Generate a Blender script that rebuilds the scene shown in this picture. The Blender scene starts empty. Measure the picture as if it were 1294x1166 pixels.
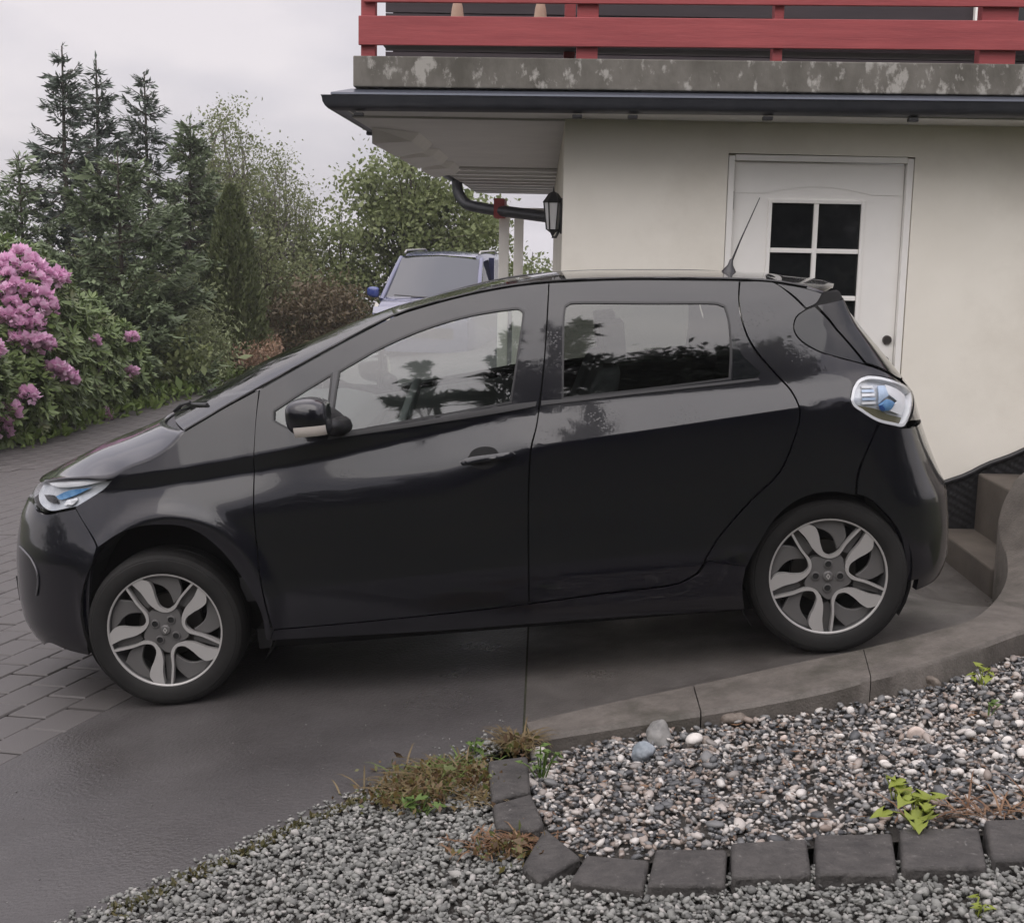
import bpy, bmesh, math, random
import numpy as np
from mathutils import Vector, Matrix
from mathutils.geometry import delaunay_2d_cdt
# ------------------------------------------------------------------ camera, sky, sun, exposure
SC = bpy.context.scene
COL = SC.collection
PW, PH, FPX, ROLL, HOR, VPX, CZ = 1294, 1166, 1700., .020, 302., 690., 1.57
def cam_basis():
    dx, dy = VPX-PW/2, HOR-PH/2
    c, s = math.cos(-ROLL), math.sin(-ROLL)
    ux, uy = c*dx-s*dy, s*dx+c*dy
    pitch = math.atan2(-uy, FPX); yaw = math.atan2(ux, FPX/math.cos(pitch))
    f = np.array([-math.sin(yaw)*math.cos(pitch), math.cos(yaw)*math.cos(pitch), -math.sin(pitch)])
    r = np.array([math.cos(yaw), math.sin(yaw), 0.]); u = np.cross(r, f)
    return r*math.cos(ROLL)+u*math.sin(ROLL), -r*math.sin(ROLL)+u*math.cos(ROLL), f
CR, CU, CF = cam_basis()
cam = bpy.data.cameras.new('camera'); camo = bpy.data.objects.new('camera', cam); COL.objects.link(camo)
cam.sensor_fit = 'HORIZONTAL'; cam.sensor_width = 36; cam.lens = FPX/PW*36; cam.clip_end = 20000; cam.clip_start = .05
camo.matrix_world = Matrix(((CR[0], CU[0], -CF[0], 0), (CR[1], CU[1], -CF[1], 0), (CR[2], CU[2], -CF[2], CZ), (0, 0, 0, 1)))
SC.camera = camo
wd = bpy.data.worlds.new('World'); SC.world = wd; wd.use_nodes = True
nt = wd.node_tree; nt.nodes.clear()
def N(t, k, **kw):
    n = t.nodes.new(k)
    for a, b in kw.items(): setattr(n, a, b)
    return n
SUN_EL, SUN_ROT = math.radians(52), math.radians(200)
wo = N(nt, 'ShaderNodeOutputWorld'); wb = N(nt, 'ShaderNodeBackground'); sky = N(nt, 'ShaderNodeTexSky', sky_type='NISHITA', sun_disc=False, sun_elevation=SUN_EL, sun_rotation=SUN_ROT)
tc = N(nt, 'ShaderNodeTexCoord'); mp = N(nt, 'ShaderNodeMapping'); mp.inputs['Scale'].default_value = (1, 1, 2.6)
nz = N(nt, 'ShaderNodeTexNoise'); nz.inputs['Scale'].default_value = 2.1; nz.inputs['Detail'].default_value = 6; nz.inputs['Roughness'].default_value = .5
rp = N(nt, 'ShaderNodeValToRGB'); rp.color_ramp.elements[0].position = .40; rp.color_ramp.elements[1].position = .60
rp.color_ramp.elements[0].color = (3.65, 3.5, 3.95, 1); rp.color_ramp.elements[1].color = (5.95, 5.5, 5.65, 1)
# an overcast sky is brighter overhead than at the horizon
sx = N(nt, 'ShaderNodeSeparateXYZ'); gr_ = N(nt, 'ShaderNodeMapRange'); gr_.inputs[1].default_value = .25; gr_.inputs[2].default_value = .95; gr_.inputs[3].default_value = 1.0; gr_.inputs[4].default_value = 2.9
gs_ = N(nt, 'ShaderNodeMapRange', interpolation_type='SMOOTHSTEP'); gs_.inputs[1].default_value = .25; gs_.inputs[2].default_value = -.85; gs_.inputs[3].default_value = 1.0; gs_.inputs[4].default_value = 1.3
mm_ = N(nt, 'ShaderNodeMath', operation='MULTIPLY')
mu = N(nt, 'ShaderNodeMix', data_type='RGBA', blend_type='MULTIPLY'); mu.inputs[0].default_value = 1
mx = N(nt, 'ShaderNodeMix', data_type='RGBA'); mx.inputs[0].default_value = .92
L = nt.links.new
L(tc.outputs['Generated'], mp.inputs[0]); L(mp.outputs[0], nz.inputs[0]); L(nz.outputs[0], rp.inputs[0])
L(tc.outputs['Generated'], sx.inputs[0]); L(sx.outputs[2], gr_.inputs[0])
L(sx.outputs[1], gs_.inputs[0]); L(gs_.outputs[0], mm_.inputs[0]); L(gr_.outputs[0], mm_.inputs[1])
L(rp.outputs[0], mu.inputs[6]); L(mm_.outputs[0], mu.inputs[7])
L(sky.outputs[0], mx.inputs[6]); L(mu.outputs[2], mx.inputs[7]); L(mx.outputs[2], wb.inputs[0]); L(wb.outputs[0], wo.inputs[0])
wb.inputs[1].default_value = .135
sl = bpy.data.lights.new('sun', 'SUN'); sl.energy = 1.45; sl.angle = math.radians(70); sl.color = (1, .96, .9)
so = bpy.data.objects.new('sun', sl); COL.objects.link(so)
# Nishita: rotation measured from +Y clockwise; lamp points from that direction
sd = Vector((math.sin(SUN_ROT)*math.cos(SUN_EL), math.cos(SUN_ROT)*math.cos(SUN_EL), math.sin(SUN_EL)))
so.rotation_euler = sd.to_track_quat('Z', 'Y').to_euler()
SC.view_settings.view_transform = 'Standard'; SC.view_settings.look = 'None'; SC.view_settings.exposure = .1; SC.view_settings.gamma = 1
SC.view_settings.use_curve_mapping = False
SC.cycles.max_bounces = 8; SC.cycles.volume_bounces = 2; SC.cycles.transparent_max_bounces = 16; SC.cycles.caustics_reflective = False; SC.cycles.caustics_refractive = False
# ------------------------------------------------------------------ helpers
def ray(px, py): return CR*(px-PW/2)/FPX - CU*(py-PH/2)/FPX + CF
C0 = np.array([0, 0, CZ])
def at(px, py, Y):
    d = ray(px, py); return C0+d*(Y/d[1])
SLOPE, XR = .11, 1.115
def sst(a, b, x):
    t = np.clip((np.asarray(x, float)-a)/(b-a), 0, 1); return t*t*(3-2*t)
def G(X, Y):
    X = np.asarray(X, float); Y = np.asarray(Y, float)
    z = SLOPE*(np.clip(X, -5.2, 2.6)-XR)+.02*(np.minimum(X, -5.2)+5.2)+.03*(np.maximum(X, 2.6)-2.6)
    z = z-.27*sst(1.35, 2.2, X)*sst(5.3, 6.5, Y)*(1-sst(3.2, 3.6, X))
    return z
def gr(px, py, h=0.):
    d = ray(px, py); t = (h-SLOPE*XR-CZ)/(d[2]-SLOPE*d[0]); return C0+d*t
def tag(o, label=None, cat=None, group=None, kind=None):
    for k, v in (('label', label), ('category', cat), ('group', group), ('kind', kind)):
        if v: o[k] = v
    return o
def empty(name, loc=(0, 0, 0), rz=0, label=None, cat=None, group=None):
    o = bpy.data.objects.new(name, None); o.location = loc; o.rotation_euler = (0, 0, rz); o.empty_display_size = .2
    COL.objects.link(o); return tag(o, label, cat, group)
def mesh(name, v, f, m=None, parent=None, smooth=False, loc=None):
    me = bpy.data.meshes.new(name); v = np.asarray(v, np.float32).reshape(-1, 3)
    if isinstance(f, np.ndarray):
        n, k = f.shape
        me.vertices.add(len(v)); me.vertices.foreach_set('co', v.ravel())
        me.loops.add(n*k); me.loops.foreach_set('vertex_index', f.astype(np.int32).ravel())
        me.polygons.add(n); me.polygons.foreach_set('loop_start', np.arange(0, n*k, k, dtype=np.int32))
        if hasattr(me.polygons[0], 'loop_total'):
            try: me.polygons.foreach_set('loop_total', np.full(n, k, np.int32))
            except Exception: pass
        me.update(calc_edges=True)
    else:
        me.from_pydata([tuple(map(float, p)) for p in v], [], [tuple(q) for q in f])
    if smooth: me.polygons.foreach_set('use_smooth', np.ones(len(me.polygons), bool))
    me.validate()
    if m: me.materials.append(m)
    o = bpy.data.objects.new(name, me); COL.objects.link(o)
    if parent: o.parent = parent
    if loc is not None: o.location = loc
    return o
class MB:
    """collects simple shapes into one mesh"""
    def __init__(s): s.v = []; s.f = []
    def add(s, v, f):
        b = len(s.v); s.v += [tuple(map(float, p)) for p in v]; s.f += [tuple(i+b for i in q) for q in f]; return s
    def box(s, c, d, rot=None):
        c = np.array(c, float); d = np.array(d, float)/2
        p = np.array([(x, y, z) for x in (-1, 1) for y in (-1, 1) for z in (-1, 1)])*d
        if rot is not None: p = p@np.array(rot).T
        return s.add(p+c, [(0, 1, 3, 2), (4, 6, 7, 5), (0, 4, 5, 1), (2, 3, 7, 6), (0, 2, 6, 4), (1, 5, 7, 3)])
    def tube(s, path, r, n=8, cap=True):
        path = np.array(path, float); m = len(path); r = np.full(m, r) if np.isscalar(r) else np.array(r)
        T = np.gradient(path, axis=0); T /= np.linalg.norm(T, axis=1, keepdims=True)+1e-9
        a = np.array([0, 0, 1.]) if abs(T[0][2]) < .9 else np.array([1., 0, 0])
        v = []
        for i in range(m):
            x = np.cross(T[i], a); x /= np.linalg.norm(x)+1e-9; y = np.cross(T[i], x); a = -y if False else a
            for k in range(n):
                t = 2*math.pi*k/n; v.append(path[i]+r[i]*(x*math.cos(t)+y*math.sin(t)))
        f = [(i*n+k, i*n+(k+1) % n, (i+1)*n+(k+1) % n, (i+1)*n+k) for i in range(m-1) for k in range(n)]
        if cap: f += [tuple(range(n-1, -1, -1)), tuple((m-1)*n+k for k in range(n))]
        return s.add(v, f)
    def lathe(s, prof, n=32, axis='y', c=(0, 0, 0)):
        v = []; m = len(prof)
        for k in range(n):
            t = 2*math.pi*k/n
            for r, h in prof:
                p = {'y': (r*math.cos(t), h, r*math.sin(t)), 'z': (r*math.cos(t), r*math.sin(t), h), 'x': (h, r*math.cos(t), r*math.sin(t))}[axis]
                v.append((p[0]+c[0], p[1]+c[1], p[2]+c[2]))
        f = [(k*m+i, k*m+i+1, ((k+1) % n)*m+i+1, ((k+1) % n)*m+i) for k in range(n) for i in range(m-1)]
        return s.add(v, f)
    def prism(s, pts, a, b):
        """pts: list of 3-D points (a face); extruded by vector b"""
        n = len(pts); p = np.array(pts, float)+np.array(a); q = p+np.array(b)
        return s.add(np.r_[p, q], [tuple(range(n)), tuple(range(2*n-1, n-1, -1))]+[(i, n+i, n+(i+1) % n, (i+1) % n) for i in range(n)])
    def build(s, name, m=None, parent=None, smooth=False, bevel=0, seg=2, loc=None, autos=None):
        o = mesh(name, s.v, s.f, m, parent, smooth, loc)
        bm = bmesh.new(); bm.from_mesh(o.data); bmesh.ops.recalc_face_normals(bm, faces=bm.faces); bm.to_mesh(o.data); bm.free()
        if bevel:
            d = o.modifiers.new('bevel', 'BEVEL'); d.width = bevel; d.segments = seg; d.limit_method = 'ANGLE'; d.angle_limit = math.radians(35)
        if autos is not None:
            o.data.polygons.foreach_set('use_smooth', np.ones(len(o.data.polygons), bool))
            o.data.set_sharp_from_angle(angle=math.radians(autos))
        return o
def curve(pts, step=.02, closed=True, corner=42):
    """Catmull-Rom through the points, corners kept sharp"""
    P = np.array(pts, float); n = len(P); out = []
    def tang(i):
        if not closed and i in (0, n-1): return None
        a = P[i]-P[(i-1) % n]; b = P[(i+1) % n]-P[i]; la, lb = np.linalg.norm(a), np.linalg.norm(b)
        if la < 1e-6 or lb < 1e-6 or a@b/(la*lb) < math.cos(math.radians(corner)): return None
        t = a/la*lb+b/lb*la; return t/(la+lb)
    T = [tang(i) for i in range(n)]
    for i in range(n if closed else n-1):
        p, q = P[i], P[(i+1) % n]; l = np.linalg.norm(q-p); ch = (q-p)/max(l, 1e-9)
        la = min(l, 1.6*np.linalg.norm(p-P[(i-1) % n])) if (closed or i) else l; lb = min(l, 1.6*np.linalg.norm(P[(i+2) % n]-q)) if (closed or i < n-2) else l
        a = T[i]*la if T[i] is not None else ch*l; b = T[(i+1) % n]*lb if T[(i+1) % n] is not None else ch*l
        k = max(1, int(math.ceil(l/step)))
        for j in range(k):
            t = j/k; t2, t3 = t*t, t*t*t
            out.append((2*t3-3*t2+1)*p+(t3-2*t2+t)*a+(-2*t3+3*t2)*q+(t3-t2)*b)
    if not closed: out.append(P[-1])
    return np.array(out)
def area(P): return .5*np.sum(P[:, 0]*np.roll(P[:, 1], -1)-np.roll(P[:, 0], -1)*P[:, 1])
def shrink(P, d):
    P = np.array(P); a = np.roll(P, 1, 0); b = np.roll(P, -1, 0)
    e1 = P-a; e2 = b-P
    e1 /= np.linalg.norm(e1, axis=1, keepdims=True)+1e-9; e2 /= np.linalg.norm(e2, axis=1, keepdims=True)+1e-9
    s = 1 if area(P) > 0 else -1
    n1 = np.stack([-e1[:, 1], e1[:, 0]], 1)*s; n2 = np.stack([-e2[:, 1], e2[:, 0]], 1)*s
    m = n1+n2; l = np.maximum((m*m).sum(1, keepdims=True), .6)
    return P+2*m/l*d
def inside(P, q):
    P = np.asarray(P); x, y = q[:, 0], q[:, 1]; r = np.zeros(len(q), bool); j = len(P)-1
    for i in range(len(P)):
        xi, yi = P[i]; xj, yj = P[j]
        c = ((yi > y) != (yj > y)) & (x < (xj-xi)*(y-yi)/(yj-yi+1e-15)+xi); r ^= c; j = i
    return r
def cdt(outer, holes=(), grid=(.04, .04), lines=(), keep=.35, jit=0):
    loops = [np.asarray(outer)]+[np.asarray(h) for h in holes]
    V = []; E = []
    for P in loops:
        b = len(V); V += [tuple(p) for p in P]; E += [(b+i, b+(i+1) % len(P)) for i in range(len(P))]
    for P in lines:
        b = len(V); V += [tuple(p) for p in P]; E += [(b+i, b+i+1) for i in range(len(P)-1)]
    B = np.array(V); mn, mxx = loops[0].min(0), loops[0].max(0)
    g = np.array([(x, y) for x in np.arange(mn[0]+grid[0]/2, mxx[0], grid[0]) for y in np.arange(mn[1]+grid[1]/2, mxx[1], grid[1])])
    if len(g):
        ok = inside(loops[0], g)
        for h in loops[1:]: ok &= ~inside(h, g)
        g = g[ok]
        if len(g):
            d = np.array([np.min(np.abs(B-p)/np.array(grid) @ np.array([1., 1.])) for p in g]) if len(g)*len(B) < 4e6 else np.full(len(g), 1.)
            g = g[d > keep]
            V += [tuple(p) for p in g]
    r = delaunay_2d_cdt([Vector(p) for p in V], E, [], 0, 1e-6)
    v = np.array([tuple(p) for p in r[0]]); f = np.array([tuple(q) for q in r[2] if len(q) == 3])
    c = v[f].mean(1); ok = inside(loops[0], c)
    for h in loops[1:]: ok &= ~inside(h, c)
    return v, f[ok]
def edge_loops(f):
    e = {}
    for t in f:
        for i in range(3):
            a, b = int(t[i]), int(t[(i+1) % 3]); e[(a, b)] = 1
    return [(a, b) for (a, b) in e if (b, a) not in e]
# ------------------------------------------------------------------ materials
MATS = {}
def mat(name, c, rough=.6, c2=None, scale=8, metal=0, bump=0, bscale=60, bdist=.01, spec=.5, coat=0, det=5, pos=(.35, .65), vec='Object', trans=0, isl=0, rvar=0, stretch=None, c3=None, s3=1.5, p3=(.45, .6), ior=1.5, coord=None):
    m = bpy.data.materials.new(name); m.use_nodes = True; t = m.node_tree; b = t.nodes['Principled BSDF']; l = t.links.new
    def col(x): return (*x, 1) if len(x) == 3 else x
    b.inputs['Base Color'].default_value = col(c); b.inputs['Roughness'].default_value = rough; b.inputs['Metallic'].default_value = metal
    b.inputs['Specular IOR Level'].default_value = spec; b.inputs['Coat Weight'].default_value = coat; b.inputs['Coat Roughness'].default_value = .04; b.inputs['IOR'].default_value = ior
    tcn = N(t, 'ShaderNodeTexCoord'); src = tcn.outputs[vec]
    if stretch:
        mpn = N(t, 'ShaderNodeMapping'); mpn.inputs['Scale'].default_value = stretch; l(src, mpn.inputs[0]); src = mpn.outputs[0]
    out = None
    if c2 is not None:
        n = N(t, 'ShaderNodeTexNoise'); n.inputs['Scale'].default_value = scale; n.inputs['Detail'].default_value = det; n.inputs['Roughness'].default_value = .6 if det < 9 else .78; l(src, n.inputs[0])
        r = N(t, 'ShaderNodeValToRGB'); r.color_ramp.elements[0].position = pos[0]; r.color_ramp.elements[1].position = pos[1]
        r.color_ramp.elements[0].color = col(c); r.color_ramp.elements[1].color = col(c2)
        if isl:
            gi = N(t, 'ShaderNodeNewGeometry'); ma = N(t, 'ShaderNodeMix', data_type='FLOAT'); ma.inputs[0].default_value = isl
            l(n.outputs[0], ma.inputs[2]); l(gi.outputs['Random Per Island'], ma.inputs[3]); l(ma.outputs[0], r.inputs[0])
        else: l(n.outputs[0], r.inputs[0])
        out = r.outputs[0]
        if c3 is not None:
            n3 = N(t, 'ShaderNodeTexNoise'); n3.inputs['Scale'].default_value = s3; n3.inputs['Detail'].default_value = 7; n3.inputs['Roughness'].default_value = .65; l(src, n3.inputs[0])
            r3 = N(t, 'ShaderNodeMapRange'); r3.inputs[1].default_value = p3[0]; r3.inputs[2].default_value = p3[1]; l(n3.outputs[0], r3.inputs[0])
            m3 = N(t, 'ShaderNodeMix', data_type='RGBA'); m3.inputs[7].default_value = col(c3); l(r3.outputs[0], m3.inputs[0]); l(out, m3.inputs[6]); out = m3.outputs[2]
        l(out, b.inputs['Base Color'])
    if rvar:
        n2 = N(t, 'ShaderNodeTexNoise'); n2.inputs['Scale'].default_value = scale*.7; n2.inputs['Detail'].default_value = 4; l(src, n2.inputs[0])
        mr = N(t, 'ShaderNodeMapRange'); mr.inputs[1].default_value = .3; mr.inputs[2].default_value = .7; mr.inputs[3].default_value = max(rough-rvar, 0.02); mr.inputs[4].default_value = min(rough+rvar, 1)
        l(n2.outputs[0], mr.inputs[0]); l(mr.outputs[0], b.inputs['Roughness'])
    if bump:
        nb = N(t, 'ShaderNodeTexNoise'); nb.inputs['Scale'].default_value = bscale; nb.inputs['Detail'].default_value = 6; l(src, nb.inputs[0])
        bp = N(t, 'ShaderNodeBump'); bp.inputs['Strength'].default_value = bump; bp.inputs['Distance'].default_value = bdist; l(nb.outputs[0], bp.inputs['Height']); l(bp.outputs[0], b.inputs['Normal'])
    if trans:   # thin leaves let light through
        tr = N(t, 'ShaderNodeBsdfTranslucent'); ms = N(t, 'ShaderNodeMixShader'); ms.inputs[0].default_value = trans
        if out is not None: l(out, tr.inputs[0])
        else: tr.inputs[0].default_value = col(c)
        l(b.outputs[0], ms.inputs[1]); l(tr.outputs[0], ms.inputs[2]); l(ms.outputs[0], t.nodes['Material Output'].inputs[0])
    MATS[name] = m; return m
def island_mat(name, stops, rough=.6, trans=0, bump=0, spec=.5, noise=.25, nscale=1.2):
    """colour picked per loose piece from a ramp, varied by a coarse noise"""
    m = bpy.data.materials.new(name); m.use_nodes = True; t = m.node_tree; b = t.nodes['Principled BSDF']; l = t.links.new
    gi = N(t, 'ShaderNodeNewGeometry'); r = N(t, 'ShaderNodeValToRGB'); cr = r.color_ramp
    while len(cr.elements) < len(stops): cr.elements.new(.5)
    for e, (p, c) in zip(cr.elements, stops): e.position = p; e.color = (*c, 1)
    tcn = N(t, 'ShaderNodeTexCoord'); n = N(t, 'ShaderNodeTexNoise'); n.inputs['Scale'].default_value = nscale; n.inputs['Detail'].default_value = 3; l(tcn.outputs['Object'], n.inputs[0])
    ma = N(t, 'ShaderNodeMix', data_type='FLOAT'); ma.inputs[0].default_value = noise; l(gi.outputs['Random Per Island'], ma.inputs[2]); l(n.outputs[0], ma.inputs[3]); l(ma.outputs[0], r.inputs[0])
    l(r.outputs[0], b.inputs['Base Color']); b.inputs['Roughness'].default_value = rough; b.inputs['Specular IOR Level'].default_value = spec
    if bump:
        nb = N(t, 'ShaderNodeTexNoise'); nb.inputs['Scale'].default_value = 180; l(tcn.outputs['Object'], nb.inputs[0]); bp = N(t, 'ShaderNodeBump'); bp.inputs['Strength'].default_value = bump; bp.inputs['Distance'].default_value = .003; l(nb.outputs[0], bp.inputs['Height']); l(bp.outputs[0], b.inputs['Normal'])
    if trans:
        tr = N(t, 'ShaderNodeBsdfTranslucent'); ms = N(t, 'ShaderNodeMixShader'); ms.inputs[0].default_value = trans; l(r.outputs[0], tr.inputs[0]); l(b.outputs[0], ms.inputs[1]); l(tr.outputs[0], ms.inputs[2]); l(ms.outputs[0], t.nodes['Material Output'].inputs[0])
    return m
def glass_mat(name, tint, ior=1.5, rough=.025):
    m = bpy.data.materials.new(name); m.use_nodes = True; t = m.node_tree; t.nodes.remove(t.nodes['Principled BSDF']); l = t.links.new
    fr = N(t, 'ShaderNodeFresnel'); fr.inputs[0].default_value = ior; a = N(t, 'ShaderNodeBsdfTransparent'); a.inputs[0].default_value = (*tint, 1); g = N(t, 'ShaderNodeBsdfGlossy'); g.inputs['Roughness'].default_value = rough
    gb = N(t, 'ShaderNodeNewGeometry'); mf = N(t, 'ShaderNodeMix', data_type='FLOAT'); mf.inputs[2].default_value = ior; mf.inputs[3].default_value = 1/ior; l(gb.outputs['Backfacing'], mf.inputs[0]); l(mf.outputs[0], fr.inputs[0])   # a thin pane reflects alike from both faces
    ms = N(t, 'ShaderNodeMixShader'); l(fr.outputs[0], ms.inputs[0]); l(a.outputs[0], ms.inputs[1]); l(g.outputs[0], ms.inputs[2]); l(ms.outputs[0], t.nodes['Material Output'].inputs[0])
    return m
RNG = np.random.default_rng(11); random.seed(5)
# ------------------------------------------------------------------ ground
def sheet(name, outer, h, m, grid=(.25, .25), zf=G, kind='structure', holes=(), parent=None):
    v, f = cdt(np.asarray(outer, float), holes, grid)
    z = zf(v[:, 0], v[:, 1])+h
    f = np.array([t if np.cross(v[t[1]]-v[t[0]], v[t[2]]-v[t[0]]) > 0 else t[::-1] for t in f])
    o = mesh(name, np.c_[v, z], f, m, parent, smooth=True)
    if kind: o['kind'] = kind
    return o
def gpt(*a): return gr(*a)[:2]
M_soil = mat('soil', (.035, .028, .02), .9, (.07, .06, .035), 3, bump=.6, bscale=20, bdist=.03)
M_asph = mat('wet_concrete', (.043, .040, .039), .42, (.073, .068, .066), 3, bump=.7, bscale=75, bdist=.006, rvar=.16, c3=(.044, .041, .040), s3=.9, p3=(.50, .72), det=12, pos=(.25, .78))
M_apron = mat('concrete_apron', (.050, .046, .042), .45, (.095, .087, .080), 5, bump=.5, bscale=120, bdist=.006, rvar=.18, c3=(.042, .037, .033), s3=1.8, p3=(.52, .68), det=12, pos=(.28, .74))
M_kerb = mat('kerb_concrete', (.060, .053, .045), .7, (.155, .138, .12), 8, bump=.5, bscale=110, bdist=.006, c3=(.05, .046, .035), s3=2.6, p3=(.52, .68), det=11, pos=(.28, .74))
M_sett = mat('dark_stone', (.026, .024, .0225), .75, (.066, .061, .056), 14, bump=.9, bscale=55, bdist=.010, c3=(.15, .145, .135), s3=55, p3=(.63, .70), det=10)
M_paver = island_mat('paver_concrete', [(0, (.060, .056, .054)), (.5, (.078, .072, .069)), (1, (.096, .089, .085))], .6, bump=.5, noise=.5, nscale=2)
M_moss = mat('moss_joint', (.018, .018, .012), .9, (.04, .045, .02), 14)
# open land: one sheet that runs out past everything, falling away towards the fjord
def land(X, Y):
    X = np.asarray(X, float); Y = np.asarray(Y, float)
    return G(X, Y)-.03-30*sst(38, 140, Y)-30*sst(140, 420, Y)-12*sst(30, 200, np.abs(X))*0
xs = np.r_[-2500, -900, -400, -200, np.arange(-120, -20, 10), np.arange(-20, 20.1, .5), np.arange(30, 121, 10), 200, 400, 900, 2500]
ys = np.r_[-400, -200, -100, -60, -40, np.arange(-30, 50, .75), np.arange(50, 150, 8), np.arange(160, 440, 20), 600]
XX, YY = np.meshgrid(xs, ys, indexing='ij'); nx, ny = XX.shape
II = np.arange(nx*ny).reshape(nx, ny); Fq = np.stack([II[:-1, :-1], II[1:, :-1], II[1:, 1:], II[:-1, 1:]], -1).reshape(-1, 4)
M_land = mat('rough_grassland', (.028, .036, .014), .95, (.055, .058, .026), 1.3, bump=.8, bscale=9, bdist=.05)
zl = land(XX, YY)-.02
zl = zl-.10*((XX > -12) & (XX < 6) & (YY > 0) & (YY < 30))
zl = zl-.45*((XX > 1) & (XX < 4) & (YY > 4.5) & (YY < 9))
mesh('ground', np.stack([XX, YY, zl], -1).reshape(-1, 3), Fq, M_land, smooth=True)['kind'] = 'structure'
M_water = mat('fjord_water', (.02, .03, .035), .12, spec=.6, bump=.15, bscale=.08, bdist=1.)
mesh('water', [(-2900, 300, -52), (2900, 300, -52), (2900, 5000, -52), (-2900, 5000, -52)], [(0, 1, 2, 3)], M_water)['kind'] = 'structure'

# outlines on the ground
KI = [(665, 912, 0), (760, 890, .004), (875, 866, .012), (980, 843, .025), (1042, 830, .036), (1090, 820, .045), (1180, 797, .055), (1230, 780, .06)]
KO = [(672, 934, 0), (780, 917, .004), (885, 901, .012), (1000, 881, .025), (1055, 869, .036), (1100, 857, .045), (1200, 831, .055), (1294, 797, .06)]
ki = [gr(*p) for p in KI]+[np.array(p) for p in [(2.02, 5.78, .07), (2.16, 6.10, .09), (2.235, 6.36, .13), (2.25, 6.50, .19), (2.262, 6.55, .27), (2.30, 6.55, .40), (2.40, 6.55, .52), (2.9, 6.55, .80)]]
ko = [gr(*p) for p in KO]+[np.array(p) for p in [(2.14, 5.26, .10), (2.34, 5.52, .16), (2.50, 5.80, .24), (2.58, 5.98, .32), (2.63, 6.06, .40), (2.70, 6.10, .50), (2.80, 6.12, .60), (3.2, 6.12, .86)]]
GE = [gpt(*p) for p in [(40, 1195), (100, 1166), (170, 1138), (250, 1102), (310, 1074), (370, 1044), (450, 1010), (520, 985), (590, 956), (660, 932)]]
PL0 = gpt(0, 967); PL1 = gpt(120, 905); PA = (PL1-PL0)/np.linalg.norm(PL1-PL0)       # edge between slab and block paving
pj0 = PL0-PA*2.2
pfar = PL0+PA*26
JT = gpt(667, 838), gpt(660, 925)
jx = (JT[0][0]+JT[1][0])/2
# the slab the car stands on, left of its joint, and the newer slab right of it
wallY = 7.55
left_slab = [pj0, *GE, (jx-.004, 4.55), (jx-.004, 9.0), pfar*[1, 0]+[0, 9.0] if False else (PL0+PA*((9.0-PL0[1])/PA[1]))]
sheet('driveway', left_slab, 0, M_asph)
kin = [p[:2] for p in ki if p[1] < 6.52]
right_slab = [(jx+.004, 4.55)]+[p-np.array([0, .0]) for p in kin]+[(2.25, 6.56), (2.25, wallY+.02), (jx+.004, wallY+.02)]
sheet('apron', right_slab, .0, M_apron, grid=(.12, .12))
mesh('driveway_joint', [(jx-.012, 4.5, float(G(jx, 4.5))-.006), (jx+.012, 4.5, float(G(jx, 4.5))-.006), (jx+.012, 9, float(G(jx, 9))-.006), (jx-.012, 9, float(G(jx, 9))-.006)], [(0, 1, 2, 3)], M_moss)['kind'] = 'structure'
# block paving left of the slab: bed, then the blocks one by one
VG = [gpt(*p) for p in [(0, 583), (68, 562), (142, 533), (184, 522), (250, 501), (339, 465), (380, 445)]]
bed = [pj0, PL0+PA*30, (PL0+PA*30)+np.array([-9, 0.]), VG[-1]+[0, 3], *[p+[-.4, 0] for p in VG[::-1]], (-7.5, 10.5), (-8, 2.0)]
sheet('paving', bed, -.018, M_moss, grid=(.5, .5))
pav = bpy.data.objects['paving']
PB = np.array([PA[1], -PA[0]])      # across, to the right
pw, pl = .205, .225
vmesh = []
rngp = np.random.default_rng(3)
def paver_mesh(k):
    b = MB(); w, l = pw-.006+rngp.uniform(-.002, .002), pl-.012+rngp.uniform(-.002, .002); e = .006; h = .05
    lo = [(-w/2, -l/2), (w/2, -l/2), (w/2, l/2), (-w/2, l/2)]
    v = [(x, y, -h) for x, y in lo]+[(x, y, -e) for x, y in lo]+[(x*(1-2*e/w), y*(1-2*e/l), 0) for x, y in lo]
    f = [(0, 1, 5, 4), (1, 2, 6, 5), (2, 3, 7, 6), (3, 0, 4, 7), (4, 5, 9, 8), (5, 6, 10, 9), (6, 7, 11, 10), (7, 4, 8, 11), (8, 9, 10, 11)]
    b.add(v, f); o = b.build('paver', M_paver); me = o.data; bpy.data.objects.remove(o); return me
pmeshes = [paver_mesh(k) for k in range(8)]
bedp = np.array(bed)
cand = []
for i in range(0, 46):
    for j in range(-14, 92):
        c = PL0-PB*(pw*(i+.5))+PA*(pl*(j+(.5 if i % 2 else 0)))
        if not inside(bedp, c[None])[0]: continue
        cand.append((i, j, c))
def pxy(p):
    d = np.array([p[0], p[1], float(G(*p))])-C0; z = d@CF
    return PW/2+FPX*(d@CR)/z, PH/2-FPX*(d@CU)/z, z
sc = []
for i, j, c in cand:
    x, y, z = pxy(c)
    vis = -40 < x < 480 and 440 < y < 1000 and z > 0 and not (130 < x and y > 640)
    sc.append((0 if vis else 1, z))
order = sorted(range(len(cand)), key=lambda k: sc[k])
ang = math.atan2(PA[1], PA[0])-math.pi/2; far = MB()
slopeang = math.atan(SLOPE)
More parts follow.
